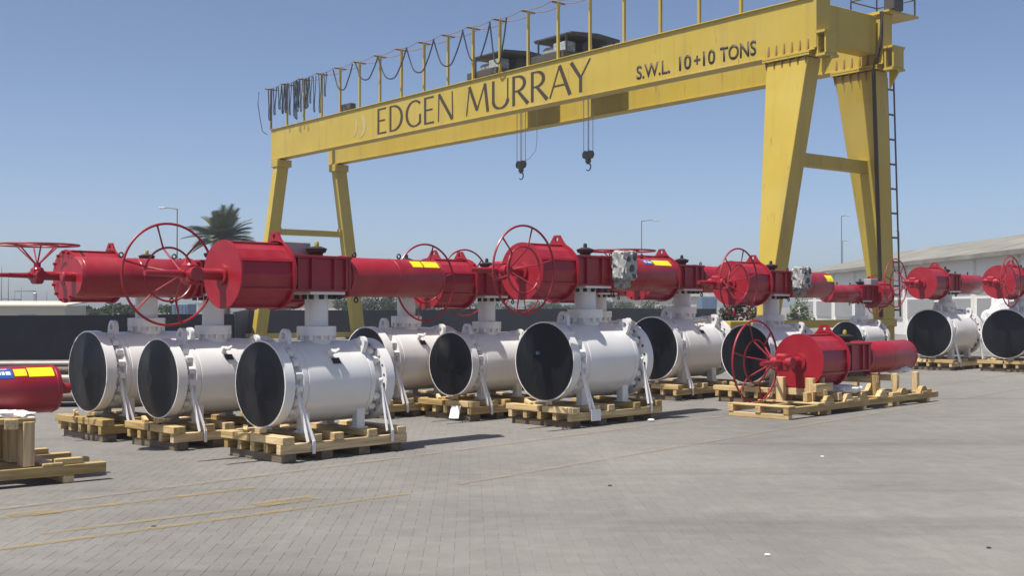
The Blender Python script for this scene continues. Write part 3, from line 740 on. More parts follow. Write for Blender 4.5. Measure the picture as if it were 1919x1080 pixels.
# ------------------------------------------------------------------ valves
DREF = 0.889
def m_flange():
    b = MB(); Ro = 0.462; n = 64
    mtx = Matrix.Translation((0.06, 0, 0)) @ MX
    holes = [circ(0.021, 10, 0.418 * math.cos(2 * math.pi * (k + 0.5) / 24), 0.418 * math.sin(2 * math.pi * (k + 0.5) / 24)) for k in range(24)]
    b.plate_holes(circ(Ro, n), [h[::-1] for h in holes], 0.12, mtx)
    return b.mesh('end_flange', 'white')
def m_plug():
    b = MB(); b.cyl((0.01, 0, 0), (0.085, 0, 0), 0.0205, 10); return b.mesh('bolt_hole', 'hole')
def m_body():
    L = 1.46; half = [(0.12, 0.365), (0.17, 0.355), (0.215, 0.365), (0.225, 0.375), (0.245, 0.43), (0.25, 0.436), (0.305, 0.436), (0.31, 0.428), (0.318, 0.428), (0.322, 0.438), (0.40, 0.441)]
    prof = [(0.10, 0.0)] + [(0.10, 0.365)] + half + [(L - t, r) for t, r in half[::-1]] + [(L - 0.10, 0.365), (L - 0.10, 0.0)]
    return MB().lathe(prof, (0, 0, 0), 'X', 72).mesh('valve_body', 'white')
def m_nut(): 
    b = MB(); b.cyl((0.238, 0, 0), (0.165, 0, 0), 0.046, 6, smooth=False); b.cyl((0.165, 0, 0), (0.13, 0, 0), 0.027, 8); return b.mesh('nut', 'white')
def m_cover(kind):
    def f():
        b = MB(); n = 40; rings = (0.0, 0.12, 0.24, 0.34, 0.41, 0.4445); rr = random.Random(kind); rows = []
        c1 = rr.uniform(-0.12, 0.16); 
        for r in rings:
            row = []
            for k in range(1 if r == 0 else n):
                a = 2 * math.pi * k / n; y, z = r * math.cos(a), r * math.sin(a)
                fold = -0.07 * max(0, 1 - abs(y - c1 - 0.12 * z) / 0.34) * (1 - (r / 0.4445) ** 2)
                row.append(b.bm.verts.new((-0.006 + fold, y, z)))
            rows.append(row)
        for i in range(len(rows) - 1):
            A, B = rows[i], rows[i + 1]
            for k in range(n):
                k2 = (k + 1) % n
                f_ = b.bm.faces.new((A[0], B[k], B[k2])) if len(A) == 1 else b.bm.faces.new((A[k], B[k], B[k2], A[k2]))
                f_.smooth = False
        last = rows[-1]; skirt = [b.bm.verts.new((0.004, v.co.y * 1.001, v.co.z * 1.001)) for v in last]
        for k in range(n): b.bm.faces.new((last[k], skirt[k], skirt[(k + 1) % n], last[(k + 1) % n]))
        return b.mesh('end_cover', 'black_cover')
    return f
def m_padeye(): return MB().plate_holes([(-0.07, -0.05), (0.07, -0.05), (0.06, 0.055)] + [(0.055 * math.cos(R(a)), 0.065 + 0.055 * math.sin(R(a))) for a in range(10, 180, 20)] + [(-0.06, 0.055)],
                                        [circ(0.026, 12, 0, 0.062)[::-1]], 0.04, MX @ Matrix.Scale(1.3, 4)).mesh('lifting_eye', 'white')
def m_vent():
    b = MB(); b.cyl((0, 0, -0.02), (0, 0, 0.05), 0.028, 10); b.cyl((-0.045, 0, 0.06), (0.055, 0, 0.06), 0.022, 8); b.cyl((0, 0, 0.06), (0, -0.04, 0.09), 0.014, 8); b.box((0.02, -0.02, 0.09), (0.09, 0.02, 0.02), rz=0.5)
    return b.mesh('vent_fitting', 'white')
VAX = R(44)                   # pipe axis, right of the view direction
def valve(name_label, px, Y, D, rev=False, wheel='L', vent=False, labels=(), wrapped=None, grey_box=False, cover=1, yaw=0.0, lug_side=35, act=None, zt=None, knob=False):
    s = D / DREF; X = (px - 960) / F * Y; rz = R(90) - VAX + yaw; zc = 0.34 + D / 2; L = 1.46 * s
    v = thing('ball_valve', name_label, 'valve', (X, Y, 0), rz, 'white pipeline valves with red actuators')
    kw = dict(loc=(0, 0, zc), scale=s)
    if px == 1020: MB().cyl((-0.085, 0.03, 0.10), (-0.04, 0.03, 0.10), 0.022, 12).build('plug', 'bluebox', v, **kw)
    body = put('valve_body', cached('body', m_body), v, **kw)
    nut = cached('nut', m_nut); nn = 18
    for k in range(nn):
        a = 2 * math.pi * (k + 0.3) / nn; put('nut', nut, body, loc=(0, 0.395 * math.cos(a), 0.395 * math.sin(a)))
        if -0.9 < math.cos(a): put('nut', nut, body, loc=(1.46, 0.395 * math.cos(a), 0.395 * math.sin(a)), rot=(0, 0, math.pi))
    fl = cached('flange', m_flange); plug = cached('plug', m_plug)
    f1 = put('end_flange', fl, v, **kw)
    f2 = put('end_flange', fl, v, loc=(1.34 * s, 0, zc), scale=s)
    for k in range(24):
        a = 2 * math.pi * (k + 0.5) / 24
        if math.cos(a) < 0.35: put('bolt_hole', plug, f2, loc=(0.02, 0.418 * math.cos(a), 0.418 * math.sin(a)))
    put('end_cover', cached('cover%d' % cover, m_cover(cover)), v, **kw)
    put('end_cover', cached('cover%d' % cover, m_cover(cover)), v, loc=(L, 0, zc), rz=math.pi, scale=s)
    pe = cached('padeye', m_padeye)
    for x, a in ((0.29, 5), (1.13, lug_side)):
        put('lifting_eye', pe, v, loc=(x * s, -0.425 * s * math.sin(R(a)), zc + 0.425 * s * math.cos(R(a))), rot=(R(a), 0, 0), scale=s)
    for x in (0.36, 1.10):
        for sy in (-1, 1):
            y = sy * 0.27 * s; zt_ = zc - math.sqrt(max(0.01, (0.44 * s) ** 2 - y * y)) + 0.05
            b = MB(); w = 0.11 * s; d = 0.10 * s
            b.box((x * s, y, (0.272 + zt_) / 2), (w, d, zt_ - 0.272), bev=0.008); b.box((x * s, y, 0.279), (w + 0.04, d + 0.05, 0.014))
            b.build('support_foot', 'white', v)
    if vent:
        a = 48
        put('vent_fitting', cached('vent', m_vent), v, loc=(0.66 * s, -0.44 * s * math.sin(R(a)), zc + 0.44 * s * math.cos(R(a))), rot=(R(a), 0, 0), scale=s * 1.1)
        a = 58
        MB().box((0, 0, 0.006), (0.10, 0.07, 0.008)).build('name_plate', 'hole', v, loc=(0.71 * s, -0.44 * s * math.sin(R(a)), zc + 0.44 * s * math.cos(R(a))), rot=(R(a), 0, 0))
    # stem column
    cx = 0.73 * s; zb = zc + 0.40 * s; ztop = zt if zt else zc + 0.981 * (0.7 + 0.3 * s)
    b = MB(); b.lathe([(zb, 0.0), (zb, 0.17 * s), (zc + 0.50 * s, 0.17 * s), (zc + 0.50 * s, 0.215 * s), (zc + 0.60 * s, 0.215 * s), (zc + 0.60 * s, 0.128 * s), (ztop - 0.035, 0.128 * s)], (cx, 0, 0), 'Z', 36)
    b.box((cx, 0, ztop - 0.018), (0.47 * s, 0.42 * s, 0.034), bev=0.004)
    col = b.build('stem_column', 'white', v)
    me = cached('colbolt', lambda: MB().cyl((0, 0, -0.05), (0, 0, 0.0), 0.029, 8).mesh('bolt', 'black'))
    for x, y in ((-0.19, -0.16), (-0.06, -0.17), (0.06, -0.17), (0.19, -0.16), (-0.19, 0.1), (0.19, 0.1), (-0.20, -0.05), (0.20, -0.05)):
        put('bolt', me, col, loc=(cx + x * s, y * s, ztop - 0.036))
    me2 = cached('colnut', lambda: MB().cyl((0, 0, -0.05), (0, 0, 0.0), 0.026, 6, smooth=False).mesh('nut', 'white'))
    for k in range(10):
        a = 2 * math.pi * k / 10; put('nut', me2, col, loc=(cx + 0.185 * s * math.cos(a), 0.185 * s * math.sin(a), zc + 0.50 * s), scale=s)
    sa = act if act else (1 + s) / 2
    actuator(v, (cx, 0, ztop), math.pi if rev else 0.0, sa, wheel, labels, grey_box, wrapped, knob=knob)
    return v, s, X, Y, rz, zc

def plank_mesh(d):
    return cached(('plank', tuple(round(q, 3) for q in d)), lambda: MB().box((0, 0, 0), d, bev=0.005).mesh('plank', 'wood'))
def plank(root, c, ln, w, h, along='x', m='wood', rz=0.0, tilt=0.0, name='plank'):
    key = ('plank', round(ln, 3), round(w, 3), round(h, 3), m)
    me = cached(key, lambda: MB().box((0, 0, 0), (ln, w, h), bev=0.005).mesh('plank', m))
    return put(name, me, root, loc=c, rot=(0, tilt, rz + (0 if along == 'x' else R(90))))
PR = random.Random(21)
def pallet(label, X, Y, rz, s):
    p = thing('pallet', label, 'pallet', (X, Y, 0), rz, 'wooden pallets under the valves')
    W = 0.52 * (0.35 + 0.65 * s); x1 = 1.60 * s
    j = lambda a: PR.uniform(-a, a)
    for k, x in enumerate((0.03, 0.50 * s, 1.0 * s, 1.46 * s)):
        plank(p, (x, j(0.01), 0.045), 2 * W - 0.04, 0.15, 0.088, 'y', 'wood_dark', rz=j(0.006))  # bottom boards get darker wood, their shade put into the colour
    for k in range(5):
        y = -W + 0.035 + k * (2 * W - 0.07) / 4
        plank(p, ((x1 - 0.10) / 2 + j(0.008), y, 0.141), x1 + 0.10, 0.07, 0.10, 'x', 'wood', rz=j(0.004))
    zt = 0.232
    for y0, y1 in ((-W - 0.04, -0.03 + j(0.06)), (0.02 + j(0.03), W + 0.04)):
        plank(p, (-0.04 + j(0.012), (y0 + y1) / 2, zt), y1 - y0, 0.15, 0.078, 'y', 'wood', rz=j(0.012))
    for x in (0.36 * s, 0.62 * s, 1.10 * s, 1.52 * s):
        plank(p, (x, j(0.015), zt), 2 * W + 0.02, 0.13, 0.078, 'y', 'wood', rz=j(0.01))
    for y in (-0.18, 0.16): plank(p, (0.12, y * s, zt - 0.02), 0.24, 0.09, 0.09, 'x', 'wood', rz=j(0.3))
    for y, t in ((-0.10, 0.4), (0.22, -0.5)): plank(p, (-0.03, y * s, 0.30), 0.15, 0.05, 0.05, 'x', 'wood', rz=R(70) + j(0.4), tilt=t * 0.5, name='wedge')
    return p
def strap(label, root_loc, rz, p0, p1, w=0.035):
    b = MB(); P0, P1 = Vector(p0), Vector(p1); d = (P1 - P0)
    for k, off in enumerate((0.0, 0.075)):
        a = P0 + Vector((off * 0.1, 0, 0)); c = P1 - Vector((off, 0, 0)) if k else P1
        q = (c - a); mid = (a + c) / 2
        m_ = Matrix.Translation(mid) @ q.to_track_quat('X', 'Y').to_matrix().to_4x4()
        r = bmesh.ops.create_cube(b.bm, size=1); bmesh.ops.transform(b.bm, matrix=m_ @ Matrix.Diagonal((q.length, w, 0.008, 1)), verts=r['verts'])
    b.box((P1.x, P1.y, P1.z - 0.06), (w, 0.012, 0.13)); b.cyl(P0 + Vector((-0.02, 0, 0)), P0 + Vector((0.03, 0, 0.01)), 0.022, 8)
    o = b.build('tie_down_strap', 'strap', None, loc=root_loc, rz=rz)
    tag(o, label, 'strap', 'white straps tying the valves down')

YL = [(1.12, 1.32, -115, -148, 'label_yellow')]
YW = lambda x0, x1: (x0, x1, -128, -152, 'label_yellow')
def lab(kind):
    if kind == 'yy': return [(1.26, 1.42, -36, -62, 'label_yellow'), (1.44, 1.66, -36, -62, 'label_yellow')]
    if kind == 'by': return [(1.05, 1.25, -38, -62, 'label_blue'), (1.27, 1.62, -36, -64, 'label_yellow')]
    if kind == 'b_y': return [(0.80, 1.05, -40, -62, 'label_blue'), (1.45, 1.70, -20, -52, 'label_yellow')]
    return []
def lab2(kind): return [(x0, x1, -a0 if False else a0, a1, m) for (x0, x1, a0, a1, m) in lab(kind)]
def fixang(L): return [(x0, x1, 180 - a0 if False else -a0 + 0, -a1, m) for (x0, x1, a0, a1, m) in L]
# label angles are measured from local +y through +z; the camera side is local -y, so 110..150 degrees
def LB(kind):
    if kind == 'yy': return [(1.24, 1.40, 145, 118, 'label_yellow'), (1.42, 1.66, 145, 118, 'label_yellow')]
    if kind == 'by': return [(1.02, 1.22, 142, 118, 'label_blue'), (1.24, 1.62, 145, 118, 'label_yellow')]
    if kind == 'b_y': return [(0.82, 1.06, 138, 116, 'label_blue'), (1.46, 1.70, 165, 130, 'label_yellow')]
    return []
VALVES = [
 # key, valve label, pallet phrase, px, Y, D, options
 ('A', 'leftmost white valve, red handwheel lying flat above its red actuator', 'under the leftmost white valve', 165, 14.55, 0.95, dict(wheel='U', cover=3, knob=True, act=0.9)),
 ('B', 'white valve second from the left, its plain red cylinder pointing left', 'under the second white valve from the left', 296, 13.69, 0.882, dict(rev=True, wheel=None, vent=True, cover=5)),
 ('C', 'nearest white valve with two yellow labels on its long red cylinder', 'under the nearest white valve', 488, 12.62, 0.889, dict(wheel='L', vent=True, labels=LB('yy'), grey_box=True, cover=7, knob=True)),
 ('D', 'white valve half hidden behind the right end of the nearest valve', 'mostly hidden behind the nearest valve', 686, 17.5, 0.95, dict(rev=True, wheel='R', vent=True, cover=2)),
 ('E', 'white valve with upright handwheel left of the big central valve', 'under the valve left of the big central valve', 845, 17.14, 0.884, dict(wheel='R', cover=4)),
 ('F', 'big central white valve with grey wrapped box on its red actuator', 'under the big central white valve', 1020, 16.18, 1.039, dict(wheel='R', labels=LB('by'), wrapped='R', cover=6)),
 ('G2', 'white valve almost fully hidden behind the big central valve', 'hidden behind the big central valve', 1068, 21.75, 1.0, dict(wheel='L', cover=2)),
 ('G', 'white valve right behind the big central valve, flat red handwheel on top', 'right behind the big central valve', 1222, 20.8, 1.07, dict(wheel='U', vent=True, cover=8)),
 ('H', 'white valve behind the crated red actuator, grey box on its cylinder', 'behind the handwheel of the crated actuator', 1398, 20.0, 0.95, dict(wheel='R', labels=LB('b_y'), wrapped='R', cover=3)),
 ('I', 'small white valve in front of the crane ladder leg', 'under the small valve before the crane ladder leg', 1586, 30.0, 0.88, dict(rev=True, wheel='R', grey_box=True, cover=5)),
 ('J', 'white valve second from the right edge with wide black cover', 'under the second white valve from the right', 1741, 30.4, 1.175, dict(wheel='L', cover=7)),
 ('K', 'white valve cut off by the right edge of the photo', 'at the right edge of the photo', 1885, 29.5, 1.18, dict(wheel='R', cover=4)),
]
for key, lb, ph, px, Y, D, kw in VALVES:
    v, s, X, Y, rz, zc = valve(lb, px, Y, D, **kw)
    pallet('pine pallet ' + ph, X, Y, rz, s)
    if key in ('A', 'B', 'C', 'D', 'E', 'F', 'G', 'J'):
        W = 0.52 * (0.35 + 0.65 * s)
        strap('white tie down strap at black end of the valve ' + {'A': 'farthest left', 'B': 'second from left', 'C': 'nearest the camera', 'D': 'behind the nearest one', 'E': 'left of the central one', 'F': 'in the centre', 'G': 'behind the central one', 'J': 'second from right edge'}[key],
              (X, Y, 0), rz, (0.17 * s, -0.40 * s, zc - 0.02), (0.30 * s, -W - 0.02, 0.20))
        if key in ('C', 'F', 'J'):
            strap('white tie down strap at far flange of the valve ' + {'C': 'nearest the camera', 'F': 'in the centre', 'J': 'second from right edge'}[key],
                  (X, Y, 0), rz, (1.29 * s, -0.41 * s, zc - 0.0), (1.36 * s, -W - 0.02, 0.24))

# ------------------------------------------------------------------ actuators on shipping skids
def skid(label, X, Y, yaw, length, width):
    """origin: near left ground corner line; local x along the skid, y across away from camera"""
    p = thing('shipping_skid', label, 'skid', (X, Y, 0), R(90) - yaw, 'timber skids carrying loose actuators')
    j = lambda a: PR.uniform(-a, a)
    for y in (0.045, width / 2, width - 0.045):
        plank(p, (length / 2, y, 0.120), length + j(0.02), 0.09, 0.095, 'x', rz=j(0.002), name='beam')
    for x in np.linspace(0.06, length - 0.35, 5): plank(p, (x, width / 2, 0.036), width - 0.02, 0.10, 0.07, 'y', 'wood', name='bearer')
    for x in (0.09, 0.9, 1.75, 2.7, length - 0.5): plank(p, (x, width / 2, 0.1815), width + 0.01, 0.18, 0.024, 'y', rz=j(0.008), name='deck_board')
    for x in (1.15, 1.9, length - 1.5, length - 0.35):
        for y in (0.045, width - 0.045): plank(p, (x, y, 0.197), 0.26, 0.075, 0.055, 'x', name='block')
    return p
SKX, SKY = 3.89, 16.9
sk = skid('long pine skid under the crated red actuator at right', SKX, SKY, R(44), 4.78, 1.02)
def local_pt(X, Y, yaw, x, y):
    return (X + x * math.sin(yaw) - y * math.cos(yaw), Y + x * math.cos(yaw) + y * math.sin(yaw))
# cradle timbers
for x, h, y in ((1.02, 0.36, 0.25), (1.30, 0.36, 0.25), (1.02, 0.36, 0.75), (1.30, 0.36, 0.75)):
    plank(sk, (x, y, 0.18 + h / 2), h, 0.13, 0.075, 'x', tilt=R(90), name='post')
plank(sk, (1.16, 0.5, 0.32), 0.85, 0.10, 0.10, 'y', name='cradle_beam'); plank(sk, (1.16, 0.13, 0.40), 0.5, 0.08, 0.12, 'x', name='cradle_beam')
for x in (2.85, 3.55, 4.28):
    for y in (0.16, 0.86): plank(sk, (x, y, 0.34), 0.34, 0.09, 0.09, 'x', tilt=R(90), name='post')
def wedge(root, c, rz=0.0):
    put('brace', cached('wedge_b', lambda: MB().prism([(-0.16, 0), (0.16, 0), (0.05, 0.11), (-0.05, 0.11)], 0.08, MY).mesh('brace', 'wood')), root, loc=c, rz=rz)
for x in (1.16, 1.75, 2.2, 2.85, 3.55, 4.28):
    for y in (0.05, 0.97): wedge(sk, (x, y, 0.170))
plank(sk, (1.16, 0.24, 0.27), 0.62, 0.07, 0.13, 'x', name='cradle_beam'); plank(sk, (1.55, 0.5, 0.25), 0.9, 0.10, 0.12, 'y', name='cradle_beam')
for x in (2.85, 3.55): plank(sk, (x, 0.5, 0.44), 0.78, 0.08, 0.10, 'y', name='cradle_beam')
ax_, ay_ = local_pt(SKX, SKY, R(44), 2.52, 0.50)
act = thing('loose_actuator', 'red actuator with big upright handwheel lying on the long pine skid', 'actuator', (ax_, ay_, 0), R(46), 'loose red actuators on skids')
actuator(act, (0, 0, 0.58), 0.0, 1.18, 'L', [], knob=True)
b = MB(); b.box((0, 0, 0.54), (0.5, 0.42, 0.07), bev=0.01); b.build('mounting_plate', 'hole', act)
# crumpled film under the loose actuator
def film(label, loc, dims, seed, m='film', name='plastic_film', cat='plastic film', grp=None):
    b = MB(); bmesh.ops.create_icosphere(b.bm, subdivisions=3, radius=0.5); rr = random.Random(seed)
    for v in b.bm.verts:
        v.co = Vector((v.co.x * dims[0], v.co.y * dims[1], v.co.z * dims[2])) * rr.uniform(0.72, 1.12)
    o = b.build(name, m, None, loc=loc); tag(o, label, cat, grp)
fx, fy = local_pt(SKX, SKY, R(44), 1.95, 0.30); film('white plastic film bunched under the drum of the crated actuator', (fx, fy, 0.33), (0.75, 0.35, 0.16), 3)
fx, fy = local_pt(SKX, SKY, R(44), 4.15, 0.45); film('white plastic film wrapped under the end of the crated red cylinder', (fx, fy, 0.55), (0.55, 0.3, 0.14), 4)

YW2 = R(50); LX, LY = -3.74, 11.12
ox, oy = LX - 4.6 * math.sin(YW2), LY - 4.6 * math.cos(YW2)
sk2 = skid('pine skid end in the lower left corner of the photo', ox, oy, YW2, 4.6, 1.0)
for x, y in ((3.90, 0.10), (3.90, 0.5), (3.60, 0.10), (3.60, 0.5), (3.90, 0.9), (3.60, 0.9)):
    plank(sk2, (x, y, 0.375), 0.40, 0.16, 0.10, 'x', tilt=R(90), name='post')
plank(sk2, (3.75, 0.10, 0.585), 0.42, 0.14, 0.05, 'x', name='cap_board'); plank(sk2, (3.75, 0.5, 0.56), 0.95, 0.12, 0.09, 'y', name='cradle_beam')
cx_, cy_ = local_pt(ox, oy, YW2, 4.30 - 1.74, 0.5)
act2 = thing('loose_actuator', 'red cylinder with blue and yellow labels at the left edge of the photo', 'actuator', (cx_, cy_, 0), R(90) - YW2, 'loose red actuators on skids')
actuator(act2, (0, 0, 0.665), 0.0, 1.0, 'L', [(1.02, 1.30, 148, 112, 'label_blue'), (1.31, 1.42, 142, 118, 'label_yellow'), (1.435, 1.665, 145, 114, 'label_yellow')])
fx, fy = local_pt(ox, oy, YW2, 3.78, 0.25); film('white plastic film between the left red cylinder and its timber post', (fx, fy, 0.63), (0.5, 0.3, 0.1), 8)

# ------------------------------------------------------------------ steel pipe stack at left
def pipe_stack():
    d = Vector((math.sin(R(83)), math.cos(R(83)), 0)); n_ = Vector((-d.y, d.x, 0)); base = Vector((-11.5, 18.6, 0)); k = 0
    rows = [(4, 0.075, 0.16), (4, 0.075, 0.30), (4, 0.07, 0.44), (3, 0.06, 0.57), (3, 0.05, 0.67)]
    names = ['bottom', 'second', 'third', 'fourth', 'top']
    for ri, (cnt, r, z) in enumerate(rows):
        for q in range(cnt):
            off = n_ * (q * 0.19 + ri * 0.09) + d * PR.uniform(-0.5, 0.3)
            a = base + off + Vector((0, 0, z)); ln = 6.2 + PR.uniform(-0.5, 0.4) - ri * 0.1
            me = MB().cyl((0, 0, 0), tuple(d * ln), r, 14).mesh('steel_pipe', 'pipe' if (q + ri) % 3 else 'pipe_dark')
            tag(put('steel_pipe', me, None, loc=tuple(a)), 'long steel pipe in the %s layer of the stack behind the left valves' % names[ri], 'pipe', 'pipes in the %s layer of the stack' % names[ri])
    for q, t in enumerate((0.6, 3.0, 5.2)):
        c = base + d * t + n_ * 0.35 + Vector((0, 0, 0.04))
        o = put('timber_bearer', MB().box((0, 0, 0), (0.1, 1.1, 0.08), bev=0.004).mesh('timber_bearer', 'wood_dark'), None, loc=tuple(c), rz=math.atan2(d.y, d.x))
        tag(o, 'timber bearer under the %s of the steel pipe stack' % ('left end', 'middle', 'right end')[q], 'timber', 'bearers under the pipe stack')
pipe_stack()

# ------------------------------------------------------------------ fence
def fence():
    P = [(-22, 24.5), (-8.0, 34.5), (-14.6, 66.5), (-4.4, 74), (14.6, 86)]; Z = [1.38, 1.43, 1.40, 1.46, 1.5]
    f = thing('screen_fence', 'long dark screened fence behind the valves', 'fence', (P[0][0], P[0][1], 0))
    o = Vector((P[0][0], P[0][1], 0))
    for i in range(len(P) - 1):
        a = Vector((*P[i], 0)); c = Vector((*P[i + 1], 0)); ln = (c - a).length; n = max(1, int(ln / 3.0))
        for k in range(n):
            p = a.lerp(c, k / n); q = a.lerp(c, (k + 1) / n); mid = (p + q) / 2; h = Z[i] + PR.uniform(-0.03, 0.03)
            b = MB(); b.box((0, 0, h / 2), ((q - p).length - 0.02, 0.03, h)); 
            put('fence_panel', b.mesh('fence_panel', 'fence'), f, loc=tuple(mid - o), rz=math.atan2((c - a).y, (c - a).x))
            put('fence_post', cached('fpost', lambda: MB().cyl((0, 0, 0), (0, 0, 1.45), 0.035, 8).mesh('fence_post', 'fence')), f, loc=tuple(p - o + Vector((0, 0.04, 0))))
fence()

# ------------------------------------------------------------------ warehouse at right
def warehouse():
    w = thing('warehouse', 'long white warehouse with grey pitched roof at right', 'building', (22.5, 43, 0))
    Ln = 52.0
    MB().box((5, Ln / 2, 2.0), (10, Ln, 4.0)).build('wall', 'wallwhite', w)
    b = MB(); b.prism([(-0.5, 3.98), (-0.5, 4.12), (7.5, 5.85), (15.5, 4.12), (15.5, 3.98), (7.5, 5.70)], Ln + 1.0, Matrix.Translation((0, Ln / 2, 0)) @ Matrix(((1, 0, 0, 0), (0, 0, -1, 0), (0, 1, 0, 0), (0, 0, 0, 1))))
    rf = b.build('roof', 'roofgrey', w)
    MB().box((-0.56, Ln / 2, 3.98), (0.14, Ln + 1.0, 0.18)).build('gutter', 'roofgrey', rf)
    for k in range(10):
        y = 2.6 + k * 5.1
        sh = MB().box((-0.03, y, 1.45), (0.08, 4.3, 1.1)).build('shade_panel', 'wallgrey', w)  # flat grey panel paints the shade zone on the lower wall
        MB().box((-0.08, y + 2.55, 1.9), (0.16, 0.25, 3.8)).build('pilaster', 'wallwhite', w)
warehouse()
def shed(label, px0, px1, Y, h, m, depth=4, roof='roofgrey', name='far_shed'):
    x0 = (px0 - 960) / F * Y; x1 = (px1 - 960) / F * Y
    t = thing(name, label, 'building', ((x0 + x1) / 2, Y + depth / 2, 0)); wd = x1 - x0
    MB().box((0, 0, h * 0.48), (wd, depth, h * 0.96)).build('wall', m, t)
    b = MB(); b.prism([(-depth / 2 - 0.3, h * 0.95), (depth / 2 + 0.3, h * 1.12), (depth / 2 + 0.3, h * 1.16), (-depth / 2 - 0.3, h)], wd + 0.5, Matrix(((0, 0, 1, 0), (1, 0, 0, 0), (0, 1, 0, 0), (0, 0, 0, 1))))
    b.build('roof', roof, t)
    for k in range(max(1, int(wd / 5))):
        x = -wd / 2 + (k + 0.5) * wd / max(1, int(wd / 5))
        MB().box((x, -depth / 2 - 0.02, h * 0.45), (1.2, 0.06, h * 0.35)).build('window', 'wallgrey', t)
shed('long low beige building beyond the fence at far left', -160, 122, 80, 1.72, 'beige', roof='beige')
shed('low beige hut beyond the fence behind the second valve', 372, 470, 110, 1.95, 'wallwhite')
shed('small beige hut beyond the fence left of the left crane leg base', 560, 640, 175, 2.6, 'beige')
shed('pale hut seen between the central handwheel and drum', 945, 1010, 190, 2.5, 'wallwhite')
shed('beige building beyond the fence behind the central right valves', 1150, 1345, 185, 3.2, 'beige')
o = thing('shipping_container', 'blue container beyond the fence right of the central valves', 'container', ((1325 - 960) / F * 120, 120, 0))
MB().box((0, 0, 1.3), (1.5, 3, 2.6), bev=0.03).build('box', 'bluebox', o)
for k in range(6): MB().box((-0.6 + k * 0.24, -1.52, 1.3), (0.08, 0.05, 2.3)).build('corrugation', 'bluebox', o)
o = thing('shipping_container', 'small blue grey container beyond the fence behind the left handwheel', 'container', ((346 - 960) / F * 90, 90, 0))
MB().box((0, 0, 0.9), (1.2, 2.4, 1.8), bev=0.03).build('box', 'bluebox', o)
for k in range(4): MB().box((-0.4 + k * 0.26, -1.22, 0.9), (0.08, 0.05, 1.6)).build('corrugation', 'bluebox', o)

# ------------------------------------------------------------------ trees, shrubs, palm
def shrub(label, px, Y, h, w, m='leaf', n=900, name='shrub', seed=1, leafsize=0.16, z0=0.0):
    rr = random.Random(seed); X = (px - 960) / F * Y
    t = thing(name, label, 'shrub', (X, Y, 0), 0, 'greenery beyond the fence')
    b = MB()
    for k in range(5):
        a = rr.uniform(0, 6.28); b.tube([(0, 0, 0), (0.15 * w * math.cos(a), 0.15 * w * math.sin(a), h * 0.35), (0.32 * w * math.cos(a), 0.32 * w * math.sin(a), h * 0.7)], [0.06, 0.045, 0.02], 6)
    b.build('trunk', 'bark', t)
    V = []; FA = []
    cl = [(rr.uniform(-0.42, 0.42) * w, rr.uniform(-0.35, 0.35) * w, h * rr.uniform(0.25, 0.85), rr.uniform(0.14, 0.28)) for _ in range(16)]
    for _ in range(n):
        c = rr.choice(cl); r_ = c[3] * rr.random() ** 0.4
        a = rr.uniform(0, 6.28); e = math.asin(rr.uniform(-1, 1))
        p = Vector((c[0] + r_ * w * math.cos(a) * math.cos(e), c[1] + r_ * w * math.sin(a) * math.cos(e), max(0.05, c[2] + r_ * h * 0.8 * math.sin(e))))
        u = Vector((rr.uniform(-1, 1), rr.uniform(-1, 1), rr.uniform(-1, 1))).normalized(); v = u.orthogonal().normalized(); ls = leafsize * rr.uniform(0.6, 1.4)
        i = len(V); V += [tuple(p - u * ls), tuple(p + v * ls * 0.5), tuple(p + u * ls), tuple(p - v * ls * 0.5)]; FA.append((i, i + 1, i + 2, i + 3))
    me = bpy.data.meshes.new('crown'); me.from_pydata(V, [], FA); me.materials.append(M[m]); put('crown', me, t)
shr = [(160, 88, 1.9, 4.0), (215, 90, 1.75, 3.5), (285, 95, 1.8, 4.5), (520, 150, 2.2, 5), (665, 120, 2.6, 4.2), (712, 118, 2.9, 4.6), (748, 122, 2.5, 4.2), (790, 130, 2.2, 5), (880, 140, 2.5, 5),
       (935, 150, 2.3, 4), (1010, 150, 2.6, 4.5), (1045, 155, 2.3, 5), (1150, 150, 2.5, 5), (1200, 155, 2.3, 6), (1240, 152, 2.6, 4.5)]
where = ['beside the beige building at far left', 'right of the leftmost stem column', 'behind the second valve stem column', 'left of the left crane leg', 'behind the nearest red cylinder', 'right of the left crane leg base',
         'left of the central handwheels', 'behind the central left valve', 'behind the central left stem column', 'left of the big handwheel', 'below the big red drum', 'right of the big red drum', 'behind the rear drum', 'right behind the rear drum', 'left of the rear stem column']
for k, ((px, Y, h, w), wh) in enumerate(zip(shr, where)):
    shrub('low green shrub beyond the fence ' + wh, px, Y, h, w, 'leaf', 1600, seed=k + 1, leafsize=0.13)
shrub('dark brown bush beside the right crane leg, behind the crated handwheel', 1388, 36.0, 1.95, 1.5, 'leaf_dark', 1500, seed=31, leafsize=0.07)
shrub('pale green bush between right crane leg and warehouse', 1494, 75, 2.3, 1.7, 'leaf_pale', 1200, seed=33, leafsize=0.10)

